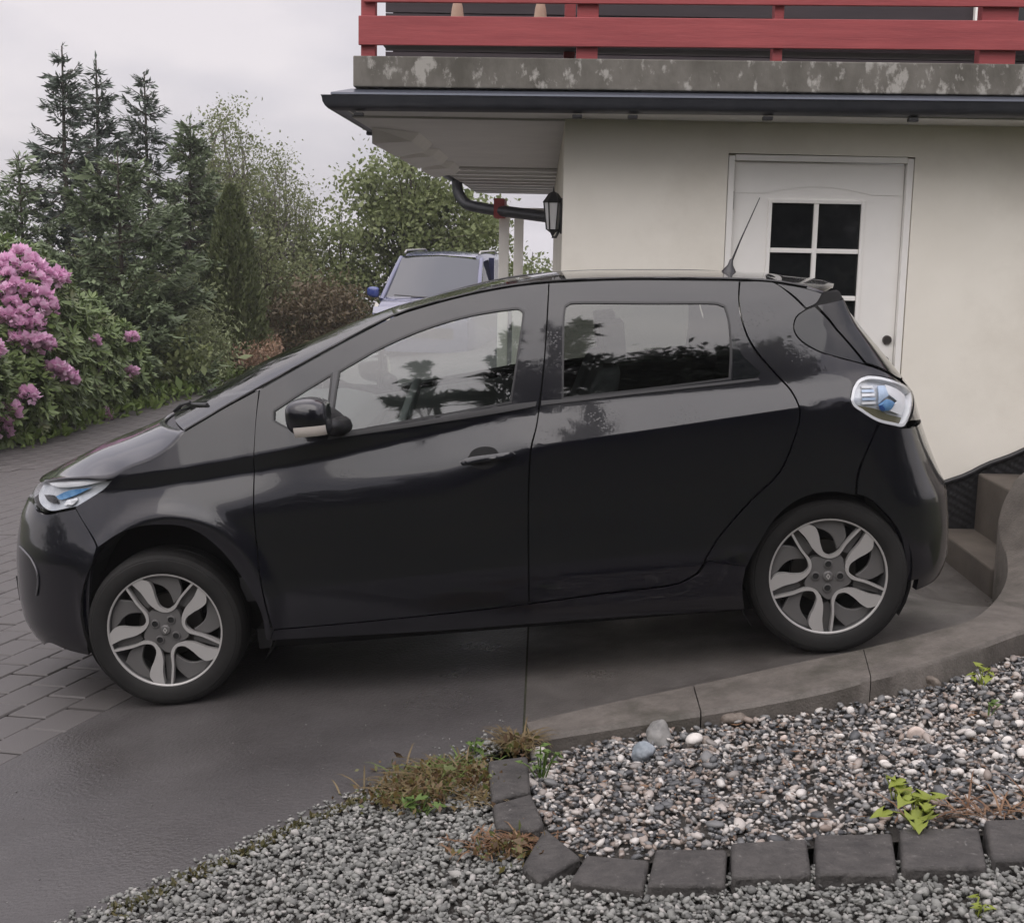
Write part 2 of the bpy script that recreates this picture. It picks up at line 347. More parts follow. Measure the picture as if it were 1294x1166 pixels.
for n, k in enumerate(order):
    c = cand[k][2]; z = float(G(*c))+rngp.uniform(-.003, .003)
    if n < 300:
        o = bpy.data.objects.new('paver', pmeshes[n % 8]); COL.objects.link(o); o.parent = pav
        sl_ = math.atan(float(G(c[0]+.1, c[1])-G(c[0]-.1, c[1]))/.2)
        o.matrix_world = Matrix.Translation((c[0], c[1], z)) @ Matrix.Rotation(-sl_, 4, 'Y') @ Matrix.Rotation(ang+rngp.uniform(-.008, .008), 4, 'Z')
    elif c[1] < 26 and c[0] > -9:
        a = PB*(pw/2-.005); b = PA*(pl/2-.007)
        q = [c-a-b, c+a-b, c+a+b, c-a+b]
        top = [(p[0], p[1], float(G(*p))) for p in q]
        far.add(top+[(p[0], p[1], p[2]-.03) for p in top], [(0, 1, 2, 3), (0, 4, 5, 1), (1, 5, 6, 2), (2, 6, 7, 3), (3, 7, 4, 0)])
fo = far.build('paver_field', M_paver, pav); fo['kind'] = 'stuff'
# concrete kerb in segments with open joints
kerb = empty('kerb'); kerb['kind'] = 'structure'
I3 = np.array([p for p in ki]); O3 = np.array([p for p in ko])
def dense(P, n=90):
    c = curve(P, .03, closed=False, corner=170); t = np.r_[0, np.cumsum(np.linalg.norm(np.diff(c, axis=0), axis=1))]
    # keep station parameter equal on both edges: sample per input segment
    return c
def per_seg(P, k=8):
    n = len(P); out = []
    T = np.gradient(P, axis=0)
    for i in range(n-1):
        for j in range(k):
            t = j/k; t2, t3 = t*t, t*t*t
            out.append((2*t3-3*t2+1)*P[i]+(t3-2*t2+t)*T[i]+(-2*t3+3*t2)*P[i+1]+(t3-t2)*T[i+1])
    out.append(P[-1]); return np.array(out)
ID, OD = per_seg(I3), per_seg(O3)
cuts = [0, 2*8, 5*8, len(ID)-1]
for s in range(3):
    a, b = cuts[s], cuts[s+1]
    ii = ID[a:b+1].copy(); oo = OD[a:b+1].copy()
    if s: ii[0] += (ii[1]-ii[0])*.12; oo[0] += (oo[1]-oo[0])*.12
    b_ = MB(); m = len(ii); v = []
    for p, q in zip(ii, oo):
        d = (q-p)/np.linalg.norm(q-p); r = .012
        v += [(*p[:2], p[2]-.45), (*p[:2], p[2]-r*.8), (*(p+d*r)[:2], p[2]+.004), (*(q-d*r)[:2], q[2]+.004), (*q[:2], q[2]-r), (*q[:2], q[2]-.4)]
    f = [(i*6+k, (i+1)*6+k, (i+1)*6+k+1, i*6+k+1) for i in range(m-1) for k in range(5)]
    f += [tuple(range(6)), tuple((m-1)*6+k for k in range(5, -1, -1))]
    b_.add(v, f).build('kerb_segment', M_kerb, kerb, autos=35)
# edging setts: nine blocks set in the gravel
SET = [[(616, 961), (667, 953), (671, 997), (621, 1010)], [(622, 1017), (672, 1000), (688, 1036), (680, 1046), (627, 1046)], [(659, 1094), (688, 1044), (735, 1079), (682, 1113)],
       [(719, 1116), (740, 1080), (822, 1082), (814, 1121)], [(817, 1120), (828, 1072), (920, 1069), (917, 1116)], [(924, 1110), (923, 1065), (1020, 1055), (1027, 1103)],
       [(1031, 1105), (1029, 1056), (1128, 1048), (1136, 1101)], [(1139, 1100), (1136, 1047), (1238, 1041), (1249, 1092)], [(1253, 1089), (1243, 1036), (1342, 1029), (1355, 1080)]]
edg = empty('stone_edging', gr(900, 1090, 0), 0, 'row of dark stone setts edging the pebble bed, curving up at its left end', 'edging')
E0 = np.array(edg.location)
for k, s in enumerate(SET):
    P = np.array([gr(x, y, .035+rngp.uniform(-.006, .006)) for x, y in s]); P[:, 2] = P[:, 2].mean()*.5+P[:, 2]*.5
    c = P.mean(0); P = c+(P-c)*.985; n = len(P)
    lo = P.copy(); lo[:, 2] -= .11; lo[:, :2] = c[:2]+(lo[:, :2]-c[:2])*1.02
    b = MB(); b.add(np.r_[lo, P]-E0, [tuple(range(n-1, -1, -1)), tuple(range(n, 2*n))]+[(i, (i+1) % n, n+(i+1) % n, n+i) for i in range(n)])
    o = b.build('sett', M_sett, edg, bevel=.010, seg=2, autos=40)
# gravel: real stones
def ico(sub):
    bm = bmesh.new(); bmesh.ops.create_icosphere(bm, subdivisions=sub, radius=1); v = np.array([x.co[:] for x in bm.verts]); f = np.array([[x.index for x in q.verts] for q in bm.faces]); bm.free(); return v, f
I1, I2 = ico(1), ico(2)
def pebbles(name, poly, n, size, m, h=0., base=I1, flat=.55, elong=1.4, jit=.22, spread=.012, seed=1, zf=G, dens=None, smooth=True):
    r = np.random.default_rng(seed); P = np.asarray(poly, float); mn, mx_ = P.min(0), P.max(0); pts = []
    while len(pts) < n:
        q = r.uniform(mn, mx_, (n*2, 2)); q = q[inside(P, q)]
        if dens is not None: q = q[r.random(len(q)) < dens(q)]
        pts += list(q)
    p = np.array(pts[:n]); bv, bf = base; k = len(bv)
    s = size[0]*np.exp(r.normal(0, size[1], n)); sc = np.stack([s*r.uniform(.9, elong, n), s*r.uniform(.75, 1.05, n), s*r.uniform(flat*.7, flat*1.3, n)], 1)
    v = bv[None]*(1+r.normal(0, jit, (n, k))[..., None])*sc[:, None]
    a = r.uniform(0, 2*np.pi, n); tl = r.normal(0, .4, n)
    ca, sa, ct, st_ = np.cos(a)[:, None], np.sin(a)[:, None], np.cos(tl)[:, None], np.sin(tl)[:, None]
    x, y, z = v[..., 0], v[..., 1], v[..., 2]
    x, z = x*ct-z*st_, x*st_+z*ct
    x, y = x*ca-y*sa, x*sa+y*ca
    zz = zf(p[:, 0], p[:, 1])+h+r.uniform(-.3, 1, n)*spread
    v = np.stack([x+p[:, :1], y+p[:, 1:], z+zz[:, None]], -1).reshape(-1, 3)
    f = (bf[None]+(np.arange(n)*k)[:, None, None]).reshape(-1, 3)
    o = mesh(name, v, f, m, smooth=smooth); return tag(o, kind='stuff')
M_grav = island_mat('crushed_gravel', [(0, (.075, .075, .07)), (.3, (.135, .137, .127)), (.55, (.185, .188, .174)), (.82, (.245, .245, .226)), (.96, (.34, .325, .305)), (1, (.26, .185, .15))], .8, bump=.3, noise=.12)
M_peb = island_mat('bed_pebbles', [(0, (.028, .029, .031)), (.28, (.09, .093, .096)), (.48, (.20, .198, .19)), (.62, (.20, .155, .125)), (.74, (.35, .315, .285)), (.88, (.44, .42, .39)), (.97, (.56, .53, .50)), (1, (.25, .14, .09))], .5, bump=.25, noise=.15)
low = np.array([gpt(x, y) for x, y in [(1294+60, 1200), (40, 1195)]])
setline = [gpt(*p) for p in [(620, 1000), (640, 1060), (665, 1100), (720, 1110), (815, 1110), (920, 1105), (1030, 1096), (1137, 1090), (1250, 1082), (1370, 1070)]]
fg = [*GE, gpt(612, 960), *setline, gpt(1420, 1150), gpt(1420, 1260), gpt(-60, 1260)]
bedg = [gpt(668, 948), *[p[:2] for p in ko[1:9]], (2.4, 5.4), (3.2, 5.2), (3.2, 3.3), gpt(1370, 1040), gpt(1240, 1046), gpt(1130, 1054), gpt(1025, 1062), gpt(920, 1072), gpt(825, 1080), gpt(742, 1084), gpt(690, 1050), gpt(672, 1000)]
M_gsoil = mat('gravel_bed_soil', (.03, .027, .023), .95, (.06, .055, .048), 12, bump=.7, bscale=80, bdist=.01)
sheet('gravel_base', fg, -.012, M_gsoil, grid=(.2, .2)); 
def GB(X, Y): return G(X, Y)-.04*sst(3.75, 4.5, Y)+.02*sst(1.0, 2.4, X)
sheet('pebble_base', bedg, -.022, M_gsoil, grid=(.2, .2), zf=GB)
pebbles('gravel', fg, 15000, (.0078, .26), M_grav, .0, I1, .6, 1.5, .20, .014, 2)
pebbles('pebbles', bedg, 20000, (.0074, .32), M_peb, -.008, I1, .6, 1.8, .12, .018, 3, zf=GB)
pebbles('pebbles', bedg, 1300, (.0125, .22), M_peb, -.004, I2, .62, 1.6, .06, .018, 4, zf=GB)
# scattered grit and moss along the edge of the slab
ge = np.array(GE); gband = [*(ge+[-.05, .05]), *(ge[::-1]+[.03, -.03])]
pebbles('edge_grit', gband, 700, (.006, .35), M_grav, .001, I1, .6, 1.4, .2, .006, 6)
pebbles('drive_grit', [gpt(0, 1000), gpt(0, 1160), gpt(250, 1090), gpt(640, 925), gpt(660, 850), gpt(330, 880)], 120, (.0018, .4), M_grav, .001, I1, .7, 1.4, .2, .001, 7)
pebbles('drive_grit', [gpt(480, 985), gpt(560, 960), gpt(640, 925), gpt(640, 890), gpt(560, 930)], 45, (.0034, .45), M_grav, .001, I1, .7, 1.4, .2, .001, 8)
# bigger stones lying in the pebble bed
M_rock = mat('grey_rock', (.13, .13, .125), .7, (.24, .235, .22), 14, bump=.5, bscale=60, bdist=.006)
M_rock2 = mat('brown_rock', (.10, .08, .065), .75, (.17, .145, .12), 18, bump=.6, bscale=70, bdist=.006)
M_slate = mat('blue_grey_rock', (.16, .19, .21), .6, (.30, .33, .36), 16, bump=.4, bscale=60, bdist=.005)
M_white = mat('white_stone', (.50, .47, .43), .6, (.70, .67, .63), 10, bump=.3, bscale=60, bdist=.004)
M_pink = mat('pinkish_stone', (.42, .34, .29), .6, (.58, .50, .45), 14, bump=.3, bscale=60, bdist=.004)
def stone(px, py, w, hgt, m, label, name='stone', group=None, seed=0, sub=I2, cat='stone'):
    p0 = gr(px, py); p = gr(px, py, .010+float(GB(p0[0], p0[1])-G(p0[0], p0[1]))); d = np.linalg.norm(p-C0); s = w*d/FPX/2; hh = hgt*d/FPX/2
    r = np.random.default_rng(seed+100); v, f = sub
    # a lumpy stone: low-frequency displacement, flattened faces
    ks = r.normal(0, 1, (6, 3)); ks /= np.linalg.norm(ks, axis=1, keepdims=True); lim = r.uniform(.42, .85, 6)
    q = v.copy()
    for kk, l_ in zip(ks, lim):
        t = q@kk; q = q-np.maximum(t-l_, 0)[:, None]*kk
    q = q*[1, .8, 1]*[s, s, hh*1.1]; a = r.uniform(-.5, .5); q[:, :2] = q[:, :2]@np.array([[math.cos(a), -math.sin(a)], [math.sin(a), math.cos(a)]])
    o = mesh(name, q, f, m, smooth=True, loc=p); 
    if cat == 'rock':
        d_ = o.modifiers.new('sub', 'SUBSURF'); d_.levels = d_.render_levels = 2; tx = bpy.data.textures.new('rough', 'CLOUDS'); tx.noise_scale = s*.35; e_ = o.modifiers.new('rough', 'DISPLACE'); e_.texture = tx; e_.strength = s*.16; e_.mid_level = .5
    else: d_ = o.modifiers.new('sub', 'SUBSURF'); d_.levels = d_.render_levels = 1
    return tag(o, label, cat, group)
stone(830, 929, 58, 44, M_rock, 'largest grey rounded rock lying below the kerb joint', seed=1, cat='rock', name='rock')
stone(814, 953, 36, 34, M_slate, 'blue-grey slab-like rock just in front of the largest grey rock', seed=2, cat='rock', name='rock')
stone(879, 936, 28, 20, M_white, 'white stone to the right of the largest grey rock', seed=3)
stone(681, 953, 24, 28, M_white, 'white angular stone at the tip of the setts beside the green weed', seed=4)
stone(926, 908, 40, 24, M_rock2, 'brown flat rock against the kerb face', seed=5, cat='rock', name='rock')
stone(1176, 862, 46, 26, M_rock2, 'brown rock in the bed near the kerb bend', seed=6, cat='rock', name='rock')
stone(1158, 928, 24, 20, M_pink, 'pinkish brown stone in the middle of the pebble bed', seed=7)
PALE = ['small white stone left of the upper pair of the white cluster at right', 'white oval stone in the middle of the white cluster at right', 'small white stone just under the left end of the white cluster', 'large white stone of the cluster cut by the right frame edge', 'lowest wide white stone of the cluster at the right frame edge', 'chunky white stone low on the left side of the white cluster', 'little white stone left of the chunky white one', 'little white stone above the chunky white one', 'white stone high at the right frame edge below the kerb', 'pale pinkish stone next to the tiny green weed at right',
  'white stone in mid bed above the ivy-like weed', 'white stone left of mid bed, third from the kerb', 'small white stone right under the kerb bend', 'round white stone close below the kerb, right of the brown flat rock', 'pinkish stone standing alone above the fourth sett', 'white stone between brown rock and white cluster', 'white stone between two larger ones of the white cluster', 'pinkish stone below the brown rock at the kerb bend', 'bright white stone at the top right of the white cluster', 'small white stone in mid bed below the round one', 'pinkish stone in the lower bed above the second sett of the straight row', 'small white stone in the lower left of the bed', 'pinkish stone below the kerb, right of the brown flat rock', 'tiny white stone beside the brown rock near the kerb bend']
for k, (x, y, w, h, mm) in enumerate([(1240, 913, 17, 13, 0), (1272, 935, 20, 17, 0), (1246, 935, 15, 11, 0), (1291, 952, 22, 20, 0), (1284, 983, 24, 14, 0), (1241, 978, 20, 18, 0), (1213, 975, 15, 12, 0), (1216, 950, 14, 10, 0), (1287, 880, 20, 15, 0), (1262, 893, 14, 11, 1), (1117, 964, 18, 12, 0), (1077, 958, 16, 12, 0),
        (1128, 905, 14, 11, 0), (1074, 898, 16, 16, 0), (1041, 973, 18, 14, 1), (1225, 925, 16, 13, 0), (1259, 955, 14, 13, 0), (1205, 893, 15, 11, 1), (1288, 915, 20, 14, 0), (1062, 930, 14, 10, 0), (882, 1012, 14, 12, 1), (748, 1020, 12, 14, 0), (990, 932, 14, 12, 1), (1190, 905, 13, 10, 0)]):
    stone(x, y, w, h, (M_white, M_pink)[mm], PALE[k], seed=20+k, sub=I1, group='small pale stones in the pebble bed')
# ------------------------------------------------------------------ house
M_render = mat('cream_render', (.82, .785, .69), .9, (.86, .825, .73), 2.5, bump=.25, bscale=220, bdist=.003, c3=(.70, .66, .57), s3=.8, p3=(.48, .72))
M_white = MATS['white_stone']
M_wpaint = mat('white_paint', (.85, .835, .79), .45, (.88, .865, .82), 6, bump=.05, bscale=40, bdist=.002)
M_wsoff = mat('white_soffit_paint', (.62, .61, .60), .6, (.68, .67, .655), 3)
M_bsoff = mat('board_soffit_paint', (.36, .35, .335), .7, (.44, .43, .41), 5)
M_dark = mat('dark_metal_gutter', (.022, .024, .030), .4, (.034, .036, .042), 9)
M_black = mat('black_plastic', (.012, .012, .013), .45)
M_slab = mat('weathered_concrete', (.085, .080, .066), .9, (.17, .16, .14), 3.5, stretch=(1, 1, .6), bump=.5, bscale=50, bdist=.006, c3=(.33, .32, .29), s3=12, p3=(.545, .62), det=8, pos=(.36, .62))
M_red = mat('red_paint', (.25, .042, .046), .6, (.36, .07, .072), 5, stretch=(.35, 1, 6), bump=.3, bscale=40, bdist=.003, det=9)
M_wood = mat('dark_siding', (.020, .014, .017), .7, (.032, .022, .026), 4, stretch=(.3, 1, 4))
M_pane = mat('dark_pane', (.008, .009, .010), .04, spec=.5)
M_step = mat('stair_concrete', (.060, .050, .040), .75, (.095, .08, .066), 4, bump=.4, bscale=90, bdist=.004)
ZS = .0075
house = empty('house', (2.0, wallY, 0), 0, 'cream rendered house with a white part-glazed door under a dark guttered eave', 'house')
HL = np.array([2.0, wallY, 0])
def hb(mb, name, m, parent=None, **k):
    o = mb.build(name, m, parent or house, **k)
    if parent is None: o.location = -HL
    return o
def xz_panel(name, outer, holes, m, Y, t, parent, grid=.3):
    """flat panel in the XZ plane at Y (front), t thick, with real holes"""
    v, f = cdt(np.asarray(outer, float), [np.asarray(h, float) for h in holes], (grid, grid)); n = len(v)
    F_ = np.c_[v[:, 0], np.full(n, Y), v[:, 1]]; Bk = F_+[0, t, 0]; fs = []
    for q in f:
        cr = np.cross(v[q[1]]-v[q[0]], v[q[2]]-v[q[0]]); q = q if cr > 0 else q[::-1]
        fs += [tuple(q), tuple(i+n for i in q[::-1])]
    for a, b in edge_loops([q if np.cross(v[q[1]]-v[q[0]], v[q[2]]-v[q[0]]) > 0 else q[::-1] for q in f]): fs.append((a, a+n, b+n, b))
    b_ = MB().add(np.r_[F_, Bk], fs); return b_.build(name, m, parent)
w = xz_panel('wall', [(.089, -.9), (7, -.9), (7, 2.27), (.089, 2.218)], [[(.985, -.35), (2.004, -.35), (2.0, 2.048), (.986, 2.052)]], M_render, wallY, .22, house); w.location = -HL
hb(MB().box((.199, 12.2, .65), (.22, 8.84, 3.14)), 'wall', M_render)
# soffits and the three boxed bracket ends under the side eave
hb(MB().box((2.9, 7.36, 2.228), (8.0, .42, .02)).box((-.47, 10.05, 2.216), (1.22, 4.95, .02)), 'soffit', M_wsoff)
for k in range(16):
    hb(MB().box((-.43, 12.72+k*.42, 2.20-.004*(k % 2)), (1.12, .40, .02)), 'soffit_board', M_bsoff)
for y0 in (8.2, 9.75, 11.4):
    b = MB(); x0, x1 = -1.05, -.80
    b.add([(x0, y0, 2.204), (x1, y0+.35, 2.204), (x0, y0, 2.11), (x0, y0+1.35, 2.204), (x1, y0+1.35, 2.204), (x0, y0+1.35, 2.11), (x1-.05, y0+.35, 2.15), (x1-.05, y0+1.35, 2.15)],
          [(0, 1, 6, 2), (2, 6, 7, 5), (6, 1, 4, 7), (3, 5, 7, 4), (0, 2, 5, 3)])
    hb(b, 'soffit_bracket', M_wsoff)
# gutter swept round the corner of the eave
def sweep(prof, path):
    path = np.array(path, float); v = []; n = len(path); m = len(prof)
    for i in range(n):
        a = path[i]-path[i-1] if i else path[1]-path[0]; b = path[i+1]-path[i] if i < n-1 else a
        na = np.array([a[1], -a[0]])/np.linalg.norm(a[:2]); nb = np.array([b[1], -b[0]])/np.linalg.norm(b[:2])
        mm = na+nb; mm = mm*2/(mm@mm)
        for o, z in prof: v.append((path[i][0]+mm[0]*o, path[i][1]+mm[1]*o, path[i][2]+z))
    f = [(i*m+k, (i+1)*m+k, (i+1)*m+k+1, i*m+k+1) for i in range(n-1) for k in range(m-1)]
    f += [tuple(range(m)), tuple((n-1)*m+k for k in range(m))]
    return v, f
path = [(-1.05, 15.9, 2.275), (-1.05, 7.17, 2.27), (6.5, 7.17, 2.27+ZS*6.5)]
gp = [(0.0, .004)]+[(.045-.060*math.cos(math.pi*k/9)+.0, -.064*math.sin(math.pi*k/9)-.0) for k in range(10)]
gp = [(.0, 0)]+[(.055+.058*math.cos(math.pi-math.pi*k/9), -.006-.064*math.sin(math.pi*k/9)) for k in range(10)]+[(.118, .004), (.108, .004), (.104, -.012), (.055, -.055), (.008, -.012)]
v, f = sweep(gp, path); hb(MB().add(v, f), 'gutter', M_dark, autos=50)
v, f = sweep([(-.02, .05), (.072, .022), (.074, .012), (.0, .012), (-.02, .0)], path); hb(MB().add(v, f), 'drip_edge', mat('zinc_flashing', (.10, .11, .135), .35, metal=.4))
v, f = sweep([(0.0, .012), (0.0, -.055), (-.022, -.055), (-.022, .012)], path); hb(MB().add(v, f), 'fascia', M_dark)
for x in (-.98, .145, .43, 1.12, 1.86, 2.56, 3.3):
    hb(MB().box((x, 7.12, 2.192+ZS*x), (.05, .045, .02)), 'gutter_bracket', M_black, bevel=.004)
for k, (y) in enumerate((8.6, 10.2, 11.8)):
    hb(MB().box((-1.11, y, 2.197), (.05, .06, .02)), 'gutter_bracket', M_black, bevel=.004)
# downpipe from the gutter outlet back to the wall
p0 = at(578, 218, 15.6); p1 = at(579, 243, 15.6); p2 = at(604, 262, 15.4); p3 = at(697, 275, 14.6)
pp = np.array([p0+[0, 0, .15], p0, p1, (p1*.6+p2*.4)-[0, 0, .06], p2, p3]); 
pp = curve(pp, .05, closed=False, corner=120)
hb(MB().tube(pp, .062, 14), 'downpipe', M_dark, autos=50)
# flashing and terrace slab
hb(MB().box((2.75, 7.45, 2.318+.02), (7.4, .55, .012)), 'roof_flashing', M_dark)
s_ = MB(); zb = lambda x: 2.330+.0042*x; zt = lambda x: 2.485+.0042*x
s_.add([(x, y, zf(x)) for x in (-1.015, 6.6) for y in (7.15, 12.0) for zf in (zb, zt)], [(0, 1, 3, 2), (4, 6, 7, 5), (0, 4, 5, 1), (2, 3, 7, 6), (0, 2, 6, 4), (1, 5, 7, 3)])
hb(s_, 'terrace_slab', M_slab, bevel=.006)
# upper storey behind the terrace
for k in range(14):
    hb(MB().box((2.65, 10.56-.004*(k % 2), 2.6+.14*k), (7.8, .03, .132)), 'siding_board', M_wood)
hb(MB().box((2.65, 10.70, 4.2), (7.7, .20, 3.4)), 'wall', M_wood)
win = hb(MB().box((3.20, 10.52, 3.65), (.10, .06, 1.3)).box((4.15, 10.52, 3.65), (.10, .06, 1.3)).box((3.675, 10.52, 3.04), (.85, .06, .10)).box((3.675, 10.52, 4.28), (.85, .06, .10)), 'window', M_wpaint)
win2 = MB().box((3.675, 10.53, 3.66), (.85, .01, 1.14)).build('pane', M_pane, win)
# door in its reveal
door = empty('door'); door.parent = house; door.location = (-.5, 0, 0); DL = HL+np.array([-.5, 0, 0])
def db(mb, name, m, **k): return MB.build(mb, name, m, door, loc=-DL, **k)
fx0, fx1, fzt = .990, 1.997, 2.046
db(MB().box((fx0+.017, 7.605, .85), (.034, .10, 2.38)).box((fx1-.017, 7.605, .85), (.034, .10, 2.38)).box(((fx0+fx1)/2, 7.605, fzt-.016), (fx1-fx0-.07, .10, .032)), 'door_frame', M_wpaint, bevel=.003)
def dl(name, outer, holes, Y, t): o = xz_panel(name, outer, holes, M_wpaint, Y, t, door, .2); o.location = -DL; return o
wx0, wx1, wz0, wz1 = 1.240, 1.738, .765, 1.795
dl('door_leaf', [(1.027, -.3), (1.961, -.3), (1.960, 2.010), (1.028, 2.012)], [[(wx0, wz0), (wx1, wz0), (wx1, wz1), (wx0, wz1)]], 7.600, .05)
arch = [(1.03, 1.842)]+[(1.19+.6*k/14, 1.842+.040*math.sin(math.pi*k/14)) for k in range(15)]+[(1.957, 1.842), (1.957, 2.008), (1.03, 2.008)]
dl('door_panel', arch, [], 7.5955, .004)
# moulding round the glazing and the glazing bars
mo = MB()
for a, b, c, d in ((wx0-.018, wx0+.004, wz0-.018, wz1+.018), (wx1-.004, wx1+.018, wz0-.018, wz1+.018)): mo.box(((a+b)/2, 7.597, (c+d)/2), (b-a, .018, d-c))
for c in (wz0-.007, wz1+.007): mo.box(((wx0+wx1)/2, 7.5975, c), (wx1-wx0-.008, .016, .022))
db(mo, 'glazing_frame', M_wpaint, bevel=.003)
db(MB().box(((wx0+wx1)/2, 7.605, (wz0+wz1)/2), (.026, .022, wz1-wz0-.008)), 'glazing_bar', M_wpaint, bevel=.003)
ph = (wz1-wz0)/4
for k in range(1, 4): db(MB().box(((wx0+wx1)/2, 7.606, wz1-ph*k-.004), (wx1-wx0-.01, .018, .026)), 'glazing_bar', M_wpaint, bevel=.003)
for k in range(4):
    for j in range(2):
        x0 = wx0+j*(wx1-wx0)/2; db(MB().box((x0+(wx1-wx0)/4, 7.620+.001*j, wz1-ph*(k+.5)), ((wx1-wx0)/2-.004, .006, ph-.004)), 'pane', M_pane)
M_brass = mat('dark_bronze', (.10, .09, .085), .35, metal=.8)
db(MB().lathe([(0, 7.583), (.020, 7.583), (.025, 7.588), (.026, 7.600)], 20, 'y', (1.922, 0, 1.050)), 'lock', M_brass, autos=40)
db(MB().lathe([(0, 7.584), (.021, 7.584), (.024, 7.600)], 18, 'y', (1.917, 0, .935)).tube([(1.917, 7.585, .937), (1.917, 7.555, .937), (1.905, 7.545, .937), (1.80, 7.545, .940)], [.010, .010, .011, .009], 10), 'handle', M_brass, autos=40)
for z in (1.80, 1.0): db(MB().tube([(1.024, 7.593, z-.05), (1.024, 7.593, z+.05)], .007, 8), 'hinge', M_brass)
# railing
rail = empty('railing', (2.6, 7.13, 2.5), 0, 'dark red painted wooden terrace railing of wide horizontal boards on posts', 'railing'); RL = np.array([2.6, 7.13, 2.5])
def rb(mb, name, m=M_red, **k): return mb.build(name, m, rail, loc=-RL, **k)
def board(x0, x1, z0, z1, y, t, s=.0082):
    return MB().add([(x, yy, z+s*x) for x in (x0, x1) for yy in (y, y+t) for z in (z0, z1)], [(0, 1, 3, 2), (4, 6, 7, 5), (0, 4, 5, 1), (2, 3, 7, 6), (0, 2, 6, 4), (1, 5, 7, 3)])
rb(board(-.985, 6.3, 2.540, 2.684, 7.13, .024), 'rail_board', bevel=.003)
rb(board(-.960, 6.3, 2.751, 2.895, 7.13, .024), 'rail_board', bevel=.003)
rb(board(-.980, 6.3, 2.960, 3.104, 7.13, .024), 'rail_board', bevel=.003)
for px0, px1, y in ((456, 474, 7.157), (729, 756, 7.157), (978, 990, 7.157), (1240, 1286, 7.157), (713, 727, 7.6), (1500, 1540, 7.157)):
    a, b = at(px0, 40, y)[0], at(px1, 40, y)[0]
    rb(MB().box(((a+b)/2, y+.045, 2.80), (b-a, .085, .72)), 'rail_post', bevel=.003)
rb(MB().box((2.6, 7.55, 2.592), (7.0, .20, .03)), 'shelf', M_wood)
# two little pale cones standing behind the railing
M_terra = mat('tan_ceramic', (.40, .27, .19), .6, (.48, .34, .25), 9); M_cream = mat('white_glaze', (.72, .69, .62), .3)
for k, (px, lab) in enumerate(((578, 'tan cone-shaped ornament with rounded white tip behind the left end of the railing'), (683, 'tan ornament with blunt white top behind the railing, just left of its post'))):
    p = at(px, 15, 7.55); t = empty('ornament', (p[0], 7.55, 2.537), 0, lab, 'ornament', None)
    MB().lathe([(0, .072), (.055, .072), (.055, .09), (.045, .12), (.030, .25), (.023, .28), (0, .28)], 16, 'z').build('body', M_terra, t, autos=40)
    MB().lathe([(.0235, .28), (.020+.004*k, .31), (.016+.006*k, .335), (.008, .35), (0, .352)], 16, 'z').build('tip', M_cream, t, autos=60)
# wall lantern on the side wall
lan = empty('wall_lantern', (.089, 7.80, 1.70), 0, 'black wall lantern with a white glass pane at the house corner', 'lantern')
M_opal = mat('opal_glass', (.72, .72, .72), .25)
x0 = -.052
MB().box((-.006, 0, .0), (.010, .07, .20)).tube([(-.01, 0, -.07), (-.035, 0, -.12), (x0, 0, -.12), (x0, 0, -.10)], .008, 8).build('bracket', M_black, lan)
def frus(b, z0, r0, z1, r1, n=6):
    v = [(x0+r*math.cos(2*math.pi*k/n), r*math.sin(2*math.pi*k/n), z) for z, r in ((z0, r0), (z1, r1)) for k in range(n)]
    return b.add(v, [(k, (k+1) % n, n+(k+1) % n, n+k) for k in range(n)]+[tuple(range(n-1, -1, -1)), tuple(range(n, 2*n))])
frus(frus(frus(MB(), .075, .062, .125, .028), .125, .028, .135, .010), .135, .006, .165, .002).build('cap', M_black, lan)
frus(MB(), -.075, .034, .074, .052).build('shade', M_opal, lan)
fr_ = MB()
for k in range(6):
    t = 2*math.pi*k/6; fr_.tube([(x0+.036*math.cos(t), .036*math.sin(t), -.078), (x0+.054*math.cos(t), .054*math.sin(t), .076)], .0045, 6)
frus(frus(fr_, -.095, .014, -.075, .040), -.115, .004, -.095, .014).build('frame', M_black, lan)
# porch at the far end: two white posts, beam and red beam end
por = empty('porch', (-.45, 15.7, -.3), 0, 'white porch posts and beam with a red beam end beyond the house corner', 'porch'); PLc = np.array([-.45, 15.7, -.3])
for px, y in ((637, 15.7), (655.5, 16.6)):
    p = at(px, 300, y); MB().box((p[0], y, .72), (.115, .115, 2.2)).build('post', M_wpaint, por, loc=-PLc, bevel=.006)
MB().box((.05, 15.95, 1.86), (1.05, .12, .12)).build('beam', M_wpaint, por, loc=-PLc)
p = at(632, 264, 15.5); MB().box((p[0], 15.6, p[2]), (.115, 1.0, .21)).build('beam_end', M_red, por, loc=-PLc)
# drainage membrane and steps beside the house
mem = empty('foundation_membrane', (2.6, 7.50, 0), 0, 'black dimpled foundation membrane along the foot of the cream wall', 'membrane'); ML = np.array([2.6, 7.50, 0])
xs_ = np.arange(2.20, 4.0, .010); us = np.arange(0, .46, .010)
top = lambda x: .212+(x-2.20)*.468
gx, gu = np.meshgrid(xs_, us, indexing='ij'); dz = np.maximum(0, np.sin(gx*math.pi/.022)*np.sin(gu*math.pi/.022))*.010
vv = np.stack([gx, 7.535-dz, top(gx)-gu], -1).reshape(-1, 3); nn = np.arange(gx.size).reshape(gx.shape)
ff = np.stack([nn[:-1, :-1], nn[1:, :-1], nn[1:, 1:], nn[:-1, 1:]], -1).reshape(-1, 4)
mesh('membrane_sheet', vv-ML, ff, M_black, mem, smooth=True)
tp = [(x, 7.525+.004*math.sin(x*31), top(x)+.006+.004*math.sin(x*23)) for x in np.arange(2.18, 4.0, .05)]
MB().tube(tp, .016, 8).build('edge_strip', M_black, mem, loc=-ML, autos=60)
